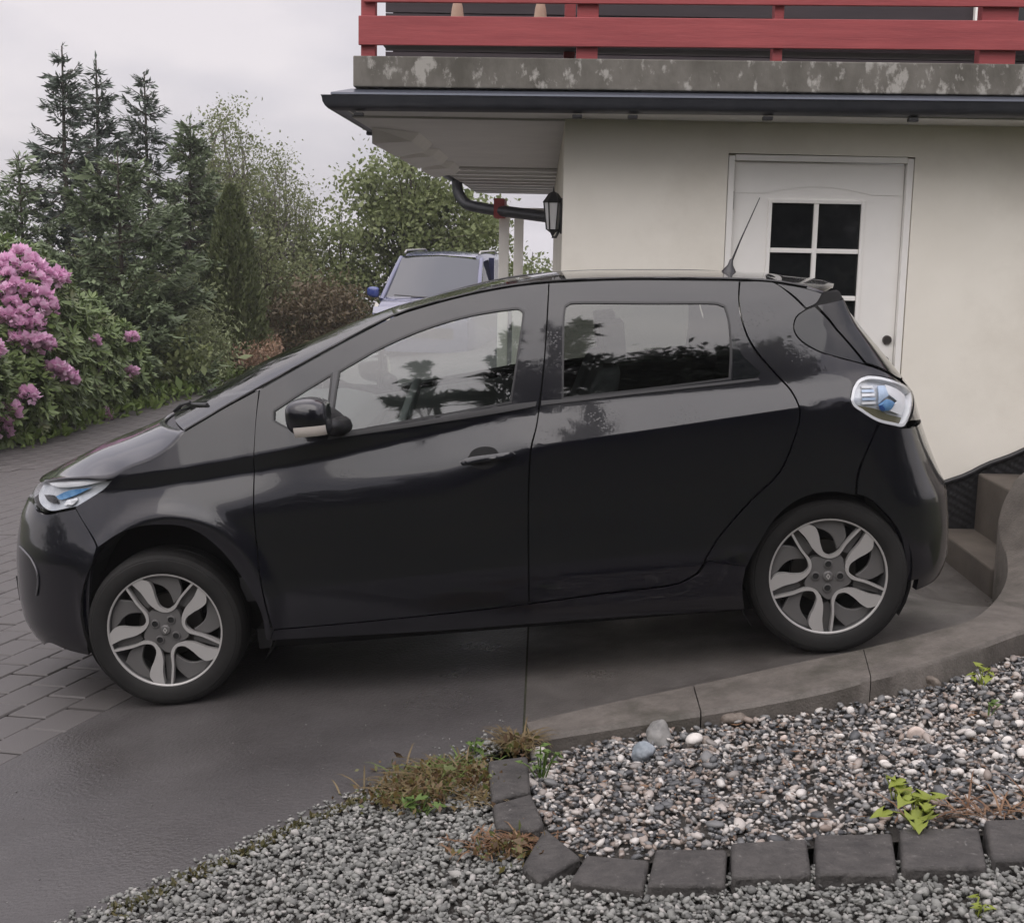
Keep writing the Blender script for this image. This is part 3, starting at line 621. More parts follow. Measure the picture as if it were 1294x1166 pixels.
st = empty('stairs', (2.25, 7.0, -.2), 0, 'dark concrete steps climbing beside the cream wall behind the car', 'stairs'); SL_ = np.array([2.25, 7.0, -.2])
for x0_, z1, x1_ in ((2.25, .0, 2.47), (2.46, .32, 2.80), (2.79, .50, 3.2)):
    MB().box(((x0_+x1_)/2, 7.045, z1-.35), (x1_-x0_, .955, .70)).build('step', M_step, st, loc=-SL_, bevel=.012)
# ------------------------------------------------------------------ plants
def rot_frames(n, rng, up=.0, z=None):
    d = rng.normal(0, 1, (n, 3)); d[:, 2] += up; d /= np.linalg.norm(d, axis=1, keepdims=True)
    e = rng.normal(0, 1, (n, 3)); e -= (e*d).sum(1, keepdims=True)*d; e /= np.linalg.norm(e, axis=1, keepdims=True); return d, e
def leaves(P, size, rng, aspect=.5, up=0., dirs=None, var=.3, fold=.25):
    """one pointed four-corner leaf per point"""
    n = len(P); d, e = rot_frames(n, rng, up)
    if dirs is not None:
        d = dirs/np.linalg.norm(dirs, axis=1, keepdims=True); e = np.cross(d, rng.normal(0, 1, (n, 3))*.5+np.array([0, 0, 1.])); e /= np.linalg.norm(e, axis=1, keepdims=True)+1e-9
    s = size*np.exp(rng.normal(0, var, n))[:, None]; nn = np.cross(d, e)
    a = P; b = P+d*s*.5+e*s*aspect*.5+nn*s*fold*.2; c = P+d*s-nn*s*fold*.15; f = P+d*s*.5-e*s*aspect*.5+nn*s*fold*.2
    v = np.stack([a, b, c, f], 1).reshape(-1, 3); return v, np.arange(n*4).reshape(n, 4)
M_bark = mat('bark', (.045, .036, .028), .9, (.085, .07, .055), 12, bump=.8, bscale=30, bdist=.02)
M_birch = mat('pale_bark', (.10, .085, .07), .8, (.22, .20, .18), 9)
def lm(name, a, b, c, tr=.25, rough=.5): return island_mat(name, [(0, a), (.5, b), (1, c)], rough, tr, spec=.35, noise=.35, nscale=.9)
M_spruce = lm('spruce_needles', (0.094, 0.125, 0.07), (0.145, 0.187, 0.103), (0.199, 0.244, 0.136), .15)
M_spruceb = lm('bluish_needles', (0.067, 0.087, 0.072), (0.102, 0.128, 0.1), (0.145, 0.178, 0.13), .15)
M_thuja = lm('thuja_green', (0.076, 0.096, 0.039), (0.105, 0.128, 0.054), (0.139, 0.159, 0.072), .15)
M_birchl = lm('birch_leaf', (0.134, 0.164, 0.072), (0.187, 0.214, 0.099), (0.259, 0.278, 0.146), .35)
M_decid = lm('broad_leaf', (0.115, 0.148, 0.059), (0.171, 0.204, 0.083), (0.24, 0.271, 0.122), .35)
M_willow = lm('willow_leaf', (0.16, 0.191, 0.09), (0.224, 0.26, 0.131), (0.318, 0.36, 0.196), .3)
M_rhodo = lm('rhododendron_leaf', (0.085, 0.126, 0.041), (0.124, 0.176, 0.059), (0.193, 0.241, 0.092), .15, .38)
M_rhodoy = lm('young_leaf', (.10, .125, .05), (.13, .15, .065), (.17, .185, .09), .3, .4)
M_petal = lm('pink_petal', (.68, .34, .56), (.80, .50, .69), (.90, .70, .82), .35)
M_herb = lm('verge_green', (0.072, 0.111, 0.026), (0.111, 0.163, 0.039), (0.169, 0.221, 0.065), .3)
M_bram = lm('bramble_brown', (0.098, 0.075, 0.047), (0.13, 0.101, 0.058), (0.169, 0.137, 0.078), .2)
M_rust = lm('rust_seed_head', (0.203, 0.135, 0.084), (0.27, 0.176, 0.115), (0.351, 0.243, 0.162), .2)
M_dry = lm('dry_grass', (.10, .085, .04), (.17, .125, .065), (.25, .20, .11), .3)
M_litter = lm('rust_litter', (.11, .06, .035), (.18, .10, .055), (.25, .16, .09), .2)
def trunk_mb(base, h, r, rng, lean=.03, n=9):
    t = np.linspace(0, 1, n); p = np.c_[base[0]+np.cumsum(rng.normal(0, lean, n))*h/n, base[1]+np.cumsum(rng.normal(0, lean, n))*h/n, base[2]+t*h]
    return p, r*(1-t*.88)
def conifer(x, y, zb, h, rmax, seed, label, m=M_spruce, group=None, dens=1., bare=.0, top=.16, name='spruce_tree', leaf=.095):
    r = np.random.default_rng(seed); t = empty(name, (x, y, zb), 0, label, 'tree', group)
    p, rad = trunk_mb((0, 0, 0), h, .09*h/6, r, .02); b = MB(); b.tube(p, rad, 7)
    LP = []; LD = []
    zt = .10*h
    while zt < h*.985:
        u = zt/h; L0 = rmax*(1-u)**.75*(1 if u > .25 else .8+u)+.05
        for k in range(r.integers(4, 7)):
            a = r.uniform(0, 2*np.pi); L_ = L0*r.uniform(.55, 1.2); el = r.uniform(-.1, .5)*(.4+u)
            o = np.array([np.interp(zt, p[:, 2], p[:, 0]), np.interp(zt, p[:, 2], p[:, 1]), zt]); d = np.array([math.cos(a), math.sin(a), el])
            s = np.linspace(0, 1, 7); path = o+s[:, None]*d*L_; path[:, 2] += -.28*L_*s**1.2*(1-u)+.24*L_*s**3
            path[1:] += r.normal(0, .025*L_, (6, 3))
            b.tube(path, np.linspace(.016, .004, 7)*(h/6), 4, cap=False)
            nl = int(300*L_*dens*r.uniform(.45, 1.3)*(1-bare*u))
            if nl < 3: continue
            ss = np.sqrt(r.uniform(.05, 1.0, nl)) if u < top+.6 else r.uniform(.1, 1, nl)
            q = np.stack([np.interp(ss, s, path[:, i]) for i in range(3)], 1)
            # side twigs hang a little
            sd_ = r.choice([-1, 1], nl)*r.uniform(0, .34, nl)*L_*(1.05-ss)**.6; lat = np.array([-d[1], d[0], 0])
            q = q+lat*sd_[:, None]; q[:, 2] -= np.abs(sd_)*.35+r.uniform(0, .05, nl)
            LP.append(q); LD.append(d*.8+lat*np.sign(sd_)[:, None]*.6+r.normal(0, .35, (nl, 3))-np.array([0, 0, .25]))
        zt += h*r.uniform(.022, .045)
    # leader
    nl = int(40*dens); q = np.c_[r.normal(0, .03, nl), r.normal(0, .03, nl), h*r.uniform(.86, 1.0, nl)]; q[:, 0] += np.interp(q[:, 2], p[:, 2], p[:, 0]); q[:, 1] += np.interp(q[:, 2], p[:, 2], p[:, 1]); LP.append(q); LD.append(r.normal(0, .5, (nl, 3))+[0, 0, .9])
    b.build('trunk', M_bark, t)
    P = np.concatenate(LP); D = np.concatenate(LD); v, f = leaves(P, leaf, r, .30, dirs=D, var=.35)
    tag(mesh('crown', v, f, m, t), kind='stuff'); return t
def broadleaf(x, y, zb, h, blobs, nleaf, leaf, seed, label, m, bark=M_bark, cat='tree', name='broadleaf_tree', clus=60, csz=.28, stems=1, group=None, r0=.09, cl_frac=.94, aspect=.6, limbs=True):
    """blobs: (dx, dy, z, rx, ry, rz) ellipsoids the crown fills"""
    r = np.random.default_rng(seed); t = empty(name, (x, y, zb), 0, label, cat, group); b = MB(); vol = np.array([q[3]*q[4]*q[5] for q in blobs]); pick = r.choice(len(blobs), clus, p=vol/vol.sum()); cen = []
    for i in pick:
        q = blobs[i]; d = r.normal(0, 1, 3); d /= np.linalg.norm(d); rr = r.uniform(.25, 1)**.5; cen.append(np.array(q[:3])+d*rr*np.array(q[3:]))
    cen = np.array(cen)
    forks = []
    for s in range(stems):
        a = r.uniform(0, 6.28); sp = .12*(stems > 1); th = h*r.uniform(.75, .95); p, rad = trunk_mb((sp*math.cos(a)*2, sp*math.sin(a)*2, 0), th, r0/(1+.4*(stems-1)), r, .05+.05*(stems > 1)); b.tube(p, rad, 6); forks.append(p)
    for c in cen:
        if not limbs: break
        p = forks[r.integers(len(forks))]; k = int(np.clip(np.searchsorted(p[:, 2], c[2]*r.uniform(.45, .8)), 1, len(p)-1)); a = p[k]; mid = (a+c)/2+r.normal(0, .06, 3)*np.linalg.norm(c-a); mid[2] += .05
        b.tube(np.array([a, mid, c]), [.018*h/5, .011*h/5, .004], 4, cap=False)
    b.build('trunk' if cat == 'tree' else 'stems', bark, t)
    w_ = np.exp(r.normal(0, .5, clus)); w_ /= w_.sum(); ci = r.choice(clus, int(nleaf*cl_frac), p=w_); szs = csz*r.uniform(.6, 1.35, clus)
    P = cen[ci]+r.normal(0, 1, (len(ci), 3))*szs[ci][:, None]*[1, 1, .7]
    n2 = nleaf-len(ci); bi = r.choice(len(blobs), n2, p=vol/vol.sum()); B_ = np.array(blobs)[bi]; d = r.normal(0, 1, (n2, 3)); d /= np.linalg.norm(d, axis=1, keepdims=True); P = np.r_[P, B_[:, :3]+d*(r.uniform(.1, 1, n2)**.5)[:, None]*B_[:, 3:]]
    v, f = leaves(P, leaf, r, aspect, up=-.3); tag(mesh('crown' if cat == 'tree' else 'foliage', v, f, m, t), kind='stuff'); return t
def pz(px, py, Y): return at(px, py, Y)
def place(px, py, Y, zb): p = at(px, py, Y); return p[0], Y, zb, p[2]-zb
# conifers on the left, back to front
GB_ = -1.6
for px, py, Y, rm, sd_, lab, m_, ds, br in (
        (76, 58, 21, 1.15, 1, 'tallest spruce with a bare spiky leader at the far left', M_spruceb, 1.0, .3),
        (121, 76, 22, 1.05, 2, 'slim spruce close to the right of the tallest one, tip thin', M_spruceb, .95, .35),
        (186, 92, 23, 1.5, 3, 'spruce with a forked ragged top in front of the birches', M_spruceb, .9, .35),
        (24, 195, 20, 1.7, 4, 'low sparse spruce at the left frame edge with drooping bare twigs', M_spruce, .8, .5),
        (150, 190, 19, 1.9, 5, 'broad dense spruce filling the gap below the slim pointed ones', M_spruce, 1.3, .0),
        (235, 150, 22, 1.5, 6, 'mid-green spruce beside the birches with a rounded top', M_spruce, 1.1, .1)):
    x, y, zb, h = place(px, py, Y, GB_); conifer(x, y, zb, h, rm, sd_, lab, m_, dens=ds, bare=br)
# birches behind
for px, py, Y, w_, n_, sd_, lab in ((285, 118, 25, .95, 5200, 11, 'tallest loose birch right of the spruces, crown see-through'), (347, 172, 26, .85, 4200, 12, 'thin airy birch with visible pale stems, third from the house'), (383, 225, 27, .55, 1900, 13, 'small airy birch at the right end of the birches')):
    x, y, zb, h = place(px, py, Y, GB_)
    broadleaf(x, y, zb, h, [(0, 0, h*.80, w_*.55, w_*.6, h*.19), (.15*w_, 0, h*.58, w_*.95, w_*.8, h*.22), (-.3*w_, .2, h*.45, w_*.8, w_*.7, h*.2)], int(n_*3.2), .050, sd_, lab, M_birchl, M_birch, clus=170, csz=.17, stems=3, name='birch_tree', r0=.06)
x, y, zb, h = place(245, 205, 24, -1.6); broadleaf(x, y, zb, h, [(0, 0, h*.68, .75, .8, h*.3), (.3, 0, h*.45, .9, .8, h*.28)], 12000, .055, 14, 'bushy young alder in front of the birches, right of the spruces', M_birchl, clus=110, csz=.22, r0=.06)
x, y, zb, h = place(330, 262, 24, -1.6); broadleaf(x, y, zb, h, [(0, 0, h*.6, .6, .8, h*.36), (.5, 0, h*.5, .6, .8, h*.3)], 8000, .055, 15, 'low airy alder under the thin birches, right of the thuja', M_birchl, clus=90, csz=.22, r0=.05)
# trees behind the van
x, y, zb, h = place(520, 165, 27, -1.4); broadleaf(x, y, zb, h, [(-.1, 0, h*.78, 1.0, 1.0, h*.2), (.45, 0, h*.62, 1.25, 1.0, h*.2), (-.25, 0, h*.55, .9, 1, h*.2), (.9, .1, h*.45, .9, .8, h*.2)], 17000, .095, 21, 'full green broadleaf tree rising behind the blue van', M_decid, clus=170, csz=.22, r0=.1)
x, y, zb, h = place(437, 232, 26, -1.4); broadleaf(x, y, zb, h, [(0, 0, h*.7, .62, .7, h*.24), (-.1, 0, h*.45, .8, .7, h*.22)], 6500, .085, 22, 'smaller loose-leaved tree left of the full tree behind the van', M_decid, clus=60, csz=.24, r0=.06)
x, y, zb, h = place(676, 306, 40, -2.2); broadleaf(x, y, zb, h, [(0, 0, h*.62, .8, .8, h*.36), (-.8, 0, h*.55, .8, .7, h*.35)], 3600, .13, 23, 'rounded distant tree seen between porch posts and wall', M_decid, clus=40, csz=.3)
x, y, zb, h = place(607, 240, 30, -1.6); broadleaf(x, y, zb, h, [(0, 0, h*.6, .7, .8, h*.38)], 4200, .12, 24, 'dense tree half hidden behind the left porch post', M_decid, clus=50, csz=.28)
# thuja cone
x, y, zb, h = place(291, 230, 21.5, -.72)
def thuja(x, y, zb, h, r_, seed, label):
    r = np.random.default_rng(seed); t = empty('thuja', (x, y, zb), 0, label, 'tree'); n = 24000; u = r.uniform(0, 1, n)**1.25; a = r.uniform(0, 6.28, n)
    rad = r_*(1-u)**.62*(1+.12*np.sin(a*5+u*9)+.10*np.sin(a*9-u*23))*r.uniform(.72, 1.04, n)
    P = np.c_[rad*np.cos(a), rad*np.sin(a), u*h*.97]; D = np.c_[np.cos(a)*.5, np.sin(a)*.5, np.full(n, 1.)]+r.normal(0, .3, (n, 3))
    v, f = leaves(P, .065, r, .45, dirs=D); tag(mesh('crown', v, f, M_thuja, t), kind='stuff'); MB().tube([(0, 0, 0), (0, 0, h*.9)], [.06, .01], 7).build('trunk', M_bark, t)
thuja(x, y, zb, h, .62, 31, 'dense cone-shaped thuja standing in the middle of the shrubs')
# shrubs behind the verge
x, y, zb, h = place(214, 348, 19.5, -.75); broadleaf(x, y, zb, h, [(0, 0, h*.6, .62, .6, h*.40), (-.5, .1, h*.45, .6, .6, h*.35), (.35, -.1, h*.38, .45, .5, h*.3)], 8500, .08, 41, 'grey-green willow shrub with slender pale leaves left of the thuja', M_willow, cat='shrub', name='willow_shrub', clus=60, csz=.2, stems=4, aspect=.3)
x, y, zb, h = place(190, 400, 18.6, -.72); broadleaf(x, y, zb, h, [(0, 0, h*.55, .55, .5, h*.45)], 4200, .08, 42, 'dark green shrub directly right of the pink rhododendron', M_decid, cat='shrub', name='shrub', clus=50, csz=.17, stems=3)
x, y, zb, h = place(402, 348, 23.4, -.7); broadleaf(x, y, zb, h, [(-.15, 0, h*.5, .8, .7, h*.5), (.45, 0, h*.5, .5, .6, h*.45)], 7500, .075, 43, 'tangled brown bramble thicket beside the blue van', M_bram, M_bram, cat='shrub', name='bramble', clus=90, csz=.16, stems=6, aspect=.35)
x, y, zb, h = place(338, 392, 25, -.72); broadleaf(x, y, zb, h, [(0, 0, h*.5, .7, .6, h*.45)], 3600, .08, 44, 'low green shrub between the thuja and the bramble', M_decid, cat='shrub', name='shrub', clus=40, csz=.18, stems=3)
x, y, zb, h = place(110, 300, 19.5, -.9); broadleaf(x, y, zb, h, [(0, 0, h*.5, 1.3, .6, h*.48), (-1.4, 0, h*.5, 1.3, .7, h*.45)], 14000, .08, 45, 'mid-green hedge-like shrub below the spruces, behind the rhododendron', M_decid, cat='shrub', name='shrub', clus=110, csz=.24, stems=5, aspect=.35)
# verge: low herbs, rusty seed heads
def along(pts, t):
    P = np.array(pts); s = np.r_[0, np.cumsum(np.linalg.norm(np.diff(P, axis=0), axis=1))]; return np.stack([np.interp(t*s[-1], s, P[:, i]) for i in range(2)], 1)
r = np.random.default_rng(51); n = 9000; q = along(VG, r.uniform(.05, 1, n)); off = r.uniform(0, 1, n)**.8*1.5; q[:, 0] -= off; q[:, 1] += off*.15
zz = G(q[:, 0], q[:, 1])+r.uniform(0, 1, n)*(.10+.28*off); v, f = leaves(np.c_[q, zz], .10, r, .45, up=.9); tag(mesh('verge_plants', v, f, M_herb), kind='stuff')
P_ = []
for k in range(420):
    px_ = r.uniform(258, 352); b0 = gr(px_, r.uniform(455, 478)-.0*(px_-258), 0); hgt = r.uniform(.30, .58); k_ = 16; u = r.uniform(.4, 1, k_); P_.append(b0+np.c_[r.normal(0, .05, k_), r.normal(0, .05, k_), u*hgt])
P_ = np.concatenate(P_); v, f = leaves(P_, .06, r, .4, up=.8); tag(mesh('rusty_seed_heads', v, f, M_rust), kind='stuff')
# rhododendron
rh = empty('rhododendron', (-6.0, 14.8, -.71), 0, 'large rhododendron bush full of pink flower trusses at the left edge', 'bush'); RB = np.array([-6.0, 14.8, -.71])
RBL = [(-6.5, 13.3, .10, 1.05, .9, 1.2), (-6.05, 14.9, .25, .95, .9, 1.2), (-5.85, 16.2, -.05, .72, .7, .95), (-5.55, 17.0, -.15, .50, .5, .62), (-6.0, 14.2, -.25, .75, .7, .6)]
# real bush: outline from its lobes
r = np.random.default_rng(61); P_ = []; D_ = []
def lobe_surface(n, rng, k0=.9, k1=1.03):
    out = []; nor = []
    vol = np.array([q[3]*q[5] for q in RBL]); 
    while len(out) < n:
        q = RBL[rng.choice(len(RBL), p=vol/vol.sum())]; d = rng.normal(0, 1, 3); d /= np.linalg.norm(d); p = np.array(q[:3])+d*np.array(q[3:])*rng.uniform(k0, k1)
        if p[2] < float(G(p[0], p[1]))+.03: continue
        if any((((p-np.array(o[:3]))/np.array(o[3:]))**2).sum() < .72 for o in RBL): continue
        out.append(p); nor.append(d/np.array(q[3:])/np.linalg.norm(d/np.array(q[3:])))
    return np.array(out), np.array(nor)
def rosette(rng, n=8, L=.125, w=.30, lift=.25):
    v = []; f = []
    for k in range(n):
        a = 2*math.pi*k/n+rng.uniform(-.3, .3); l = L*rng.uniform(.8, 1.15); e = lift+rng.uniform(-.35, .25); d = np.array([math.cos(a)*math.cos(e), math.sin(a)*math.cos(e), math.sin(e)]); s = np.array([-math.sin(a), math.cos(a), 0]); up = np.cross(d, s)*-1
        pts = [d*.01, d*l*.35+s*l*w*.42-up*l*.03, d*l*.72+s*l*w*.42-up*l*.05, d*l-up*l*.14, d*l*.72-s*l*w*.42-up*l*.05, d*l*.35-s*l*w*.42-up*l*.03, d*l*.55-up*l*.0]
        b = len(v); v += [tuple(x) for x in pts]; f += [(b, b+1, b+6), (b+1, b+2, b+6), (b+2, b+3, b+6), (b+3, b+4, b+6), (b+4, b+5, b+6), (b+5, b, b+6)]
    return np.array(v), f
RM = []
for k in range(5):
    v, f = rosette(r); me = mesh('leaf_whorl', v, f, M_rhodo if k != 4 else M_rhodoy, smooth=True); RM.append((me.data, v, np.array(f))); bpy.data.objects.remove(me)
pos, nor = lobe_surface(2300, r)
view = pos-C0; front = (nor*view).sum(1) < 0
xy = np.array([[PW/2+FPX*((p-C0)@CR)/((p-C0)@CF), PH/2-FPX*((p-C0)@CU)/((p-C0)@CF)] for p in pos])
infr = front & (xy[:, 0] > -10) & (xy[:, 1] > 280) & (xy[:, 1] < 600)
idx = list(np.where(infr)[0][:200]); rest = [i for i in range(len(pos)) if i not in set(idx)]
for i in idx:
    o = bpy.data.objects.new('leaf_whorl', RM[r.integers(0, 5) if r.random() < .6 else r.integers(0, 4)][0]); COL.objects.link(o); o.parent = rh
    d = Vector(nor[i])*.8+Vector((0, 0, .55)); o.matrix_basis = Matrix.Translation(Vector(pos[i]-RB)) @ d.to_track_quat('Z', 'Y').to_matrix().to_4x4() @ Matrix.Rotation(r.uniform(0, 6.28), 4, 'Z') @ Matrix.Scale(r.uniform(.85, 1.2), 4)
V_ = []; F_ = []; c_ = 0
for k_, (sc_, pool) in enumerate(((1., rest), (.93, range(0, len(pos), 2)))):
    for i in pool:
        _, v, f = RM[r.integers(0, 4)]; d = Vector(nor[i])*.8+Vector((0, 0, .45)); m_ = np.array(d.to_track_quat('Z', 'Y').to_matrix() @ Matrix.Rotation(r.uniform(0, 6.28), 3, 'Z'))*r.uniform(.8, 1.15)
        p = pos[i] if sc_ == 1 else pos[i]-nor[i]*.14
        V_.append(v@m_.T+p-RB); F_.append(f+c_); c_ += len(v)
tag(mesh('foliage', np.concatenate(V_), np.concatenate(F_), M_rhodo, rh, smooth=True), kind='stuff')
b = MB()
for k in range(26):
    q = RBL[r.integers(len(RBL))]; a = np.array([q[0]+r.normal(0, .1), q[1], float(G(q[0], q[1]))]); c = np.array(q[:3])+r.normal(0, .5, 3)*np.array(q[3:]); b.tube([a-RB, (a+c)/2-RB+r.normal(0, .08, 3), c-RB], [.03, .02, .008], 5, cap=False)
b.build('stems', M_bark, rh)
def truss(rng):
    n = 46; d = rng.normal(0, 1, (n, 3)); d[:, 2] = np.abs(d[:, 2])*.9-.25; d /= np.linalg.norm(d, axis=1, keepdims=True); P = d*.035
    v, f = leaves(P, .036, rng, .95, dirs=d+rng.normal(0, .35, d.shape), var=.15, fold=.6); v2, f2 = leaves(P*.7, .034, rng, .9, dirs=d+rng.normal(0, .6, d.shape), var=.15, fold=.6); return np.r_[v, v2], np.r_[f, f2+len(v)]
TM = []
for k in range(4):
    v, f = truss(r); o = mesh('flower_truss', v, f, M_petal); TM.append(o.data); bpy.data.objects.remove(o)
FLW = [(10, 335), (26, 325), (44, 335), (60, 348), (75, 350), (35, 345), (50, 357), (8, 352), (70, 355), (22, 365), (38, 372), (14, 385), (30, 398), (48, 390), (55, 378), (12, 402), (44, 410), (22, 430), (34, 434), (50, 434), (58, 436), (72, 468), (82, 474), (88, 478), (36, 500), (12, 520), (4, 545), (1, 535), (166, 427), (166, 470), (133, 525), (118, 432), (3, 370), (0, 400), (-8, 440), (62, 392), (26, 412), (0, 340)]
for px, py in FLW:
    d = ray(px, py); best = None
    for t in np.linspace(10, 19, 900):
        p = C0+d*t
        if any((((p-np.array(o[:3]))/np.array(o[3:]))**2).sum() < 1.06 for o in RBL): best = p; break
    if best is None: best = C0+d*15
    o = bpy.data.objects.new('flower_truss', TM[r.integers(4)]); COL.objects.link(o); o.parent = rh
    o.matrix_basis = Matrix.Translation(Vector(best-RB)) @ Matrix.Rotation(r.uniform(-.9, -.3), 4, 'X') @ Matrix.Rotation(r.uniform(0, 6.28), 4, 'Z') @ Matrix.Scale(r.uniform(.95, 1.3)*(1.75 if px < 100 else 1.45), 4)
# small weeds by the setts and in the pebble bed
def blade_clump(name, cx, cy, n, spread, h_, label, m, cat, seed, wid=.006, zf=G, lay=.85):
    r = np.random.default_rng(seed); p0 = np.c_[cx+r.normal(0, spread[0], n), cy+r.normal(0, spread[1], n)]; z = zf(p0[:, 0], p0[:, 1]); c = np.array([cx, cy, float(zf(cx, cy))])
    a = r.uniform(0, 6.28, n); l = h_*np.exp(r.normal(0, .3, n)); d = np.c_[np.cos(a), np.sin(a)]; s = np.c_[-np.sin(a), np.cos(a)]*wid*.5; V = []
    for k, (t, zz) in enumerate(((0, 0), (.35, .55), (.75, .75), (1, .6))):
        q = p0+d*(l*t*lay*1.3)[:, None]; w_ = (1, 1, .6, .1)[k]
        V += [np.c_[q+s*w_, z+l*zz*(1-lay*.75)+.004], np.c_[q-s*w_, z+l*zz*(1-lay*.75)+.004]]
    v = np.stack(V, 1)-c; k8 = np.arange(n)[:, None]*8; f = np.concatenate([k8+np.array([[i, i+1, i+3, i+2]]) for i in (0, 2, 4)])
    o = mesh(name, v.reshape(-1, 3), f, m, loc=c); return tag(o, label, cat)
def leafy(name, px, py, n, size, spread, label, m, seed, h_=.05, cat='weed', hh=.0, group=None):
    r = np.random.default_rng(seed); p = gr(px, py, hh); t = empty(name, p, 0, label, cat, group); st_ = MB()
    for k in range(n):
        a = r.uniform(0, 6.28); q = np.array([r.normal(0, spread), r.normal(0, spread*.6), h_*r.uniform(.4, 1.2)]); s = size*r.uniform(.7, 1.25)
        st_.tube([(q[0]*.3, q[1]*.3, -.01), q*.7, q], .0022, 4, cap=False)
        R = np.array([[math.cos(a), -math.sin(a), 0], [math.sin(a), math.cos(a), 0], [0, 0, 1]])
        ol = [(0, 0, 0), (.25, .42, .06), (.12, .5, .08), (.52, .40, .04), (.72, .22, .02), (1.05, 0, -.10), (.72, -.22, .02), (.52, -.40, .04), (.12, -.5, .08), (.25, -.42, .06), (.5, 0, -.05)]
        tl = r.uniform(-.5, .35); T_ = np.array([[math.cos(tl), 0, -math.sin(tl)], [0, 1, 0], [math.sin(tl), 0, math.cos(tl)]])
        v = (np.array(ol)*s)@T_.T@R.T+q
        mesh('leaf', v, [(i, i+1, 10) for i in range(9)]+[(9, 0, 10)], m, t, smooth=True)
    st_.build('stem', m, t); return t
M_lime = lm('lime_leaf', (.17, .22, .03), (.25, .30, .05), (.32, .36, .09), .35, .45)
M_wgreen = lm('weed_leaf', (.08, .14, .03), (.12, .19, .05), (.17, .24, .08), .35, .45)
leafy('leafy_weed', 1158, 1032, 12, .058, .048, 'yellow-green ivy-like weed lying across the top edge of the setts', M_lime, 71, .05, hh=.04)
leafy('leafy_weed', 1132, 1006, 5, .05, .022, 'yellow-green sprig just above the ivy-like weed on the pebbles', M_lime, 72, .045, hh=.03)
leafy('leafy_weed', 1243, 862, 7, .034, .022, 'small yellow-green weed between pebbles below the kerb bend', M_lime, 73, .045, hh=.05)
leafy('leafy_weed', 1249, 900, 4, .03, .024, 'tiny green weed among the white stones at right', M_wgreen, 74, .03, hh=.05)
leafy('leafy_weed', 684, 978, 12, .030, .028, 'fresh green weed growing beside the white angular stone', M_wgreen, 75, .07, hh=.02)
leafy('leafy_weed', 527, 1034, 9, .042, .030, 'broad-leaved light green weed at the edge of the dry grass', M_wgreen, 76, .05)
leafy('leafy_weed', 596, 955, 6, .034, .020, 'small green weed on the slab edge above the dry grass', M_wgreen, 77, .06)
leafy('leafy_weed', 1232, 1158, 6, .028, .03, 'tiny weed in the gravel at the lower right corner', M_lime, 78, .03)
for k, (px, py, n, sp, h_, lab, m, cat) in enumerate((
        (560, 985, 330, (.07, .045), .08, 'straw-coloured dry grass tuft beside the topmost sett', M_dry, 'grass tuft'),
        (520, 1005, 300, (.055, .035), .07, 'matted yellowish grass strip along the slab edge', M_dry, 'grass tuft'),
        (600, 1012, 70, (.025, .03), .07, 'thin dry grass tuft beside the second sett', M_dry, 'grass tuft'),
        (638, 1070, 200, (.055, .025), .06, 'rust-brown grass and litter heap at the foot of the setts', M_litter, 'grass tuft'),
        (655, 942, 190, (.03, .03), .08, 'yellow grass tuft where the kerb ends', M_dry, 'grass tuft'),
        (570, 978, 200, (.07, .04), .07, 'green grass blades growing through the dry tuft', M_herb, 'grass tuft'),
        (1240, 1030, 60, (.12, .015), .10, 'few dry stalks along the top of the right-hand setts', M_litter, 'grass tuft'))):
    p = gr(px, py); blade_clump('grass_tuft', p[0], p[1], n, sp, h_, lab, m, cat, 80+k)
r = np.random.default_rng(95); V_ = []
c1 = np.concatenate([np.c_[r.normal(a, sa, k), r.normal(b, sb, k)] for a, b, sa, sb, k in ((562, 984, 36, 11, 650), (515, 1008, 32, 8, 420), (640, 1070, 26, 9, 260), (655, 943, 10, 6, 120))])
g_ = np.array([gr(x, y, r.uniform(.004, .04)) for x, y in c1]); v, f = leaves(g_, .022, r, .5, up=.2)
tag(mesh('creeping_plants', v, f, island_mat('creeper_leaf', [(0, (.05, .03, .018)), (.35, (.12, .07, .03)), (.55, (.16, .12, .04)), (.75, (.10, .12, .035)), (1, (.17, .21, .06))], .5, .25)), kind='stuff')
# wind-blown bits on the moss line and among pebbles
r = np.random.default_rng(91); ge = np.array(GE); q = along(ge, r.uniform(.12, 1, 1500))+np.abs(r.normal(0, .03, (1500, 2)))*[.7, -1]; v, f = leaves(np.c_[q, G(q[:, 0], q[:, 1])+r.uniform(.003, .014, 1500)], .016, r, .5, up=.2); tag(mesh('edge_moss', v, f, lm('moss', (.03, .035, .012), (.075, .07, .025), (.13, .10, .04), .1)), kind='stuff')
bp_ = np.array(bedg); q = r.uniform(bp_.min(0), bp_.max(0), (2600, 2)); q = q[inside(bp_, q)][:700]; v, f = leaves(np.c_[q, GB(q[:, 0], q[:, 1])+r.uniform(.006, .016, len(q))], .022, r, .22, dirs=np.c_[r.normal(0, 1, (len(q), 2)), r.normal(0, .15, len(q))]); tag(mesh('leaf_litter', v, f, M_litter), kind='stuff')
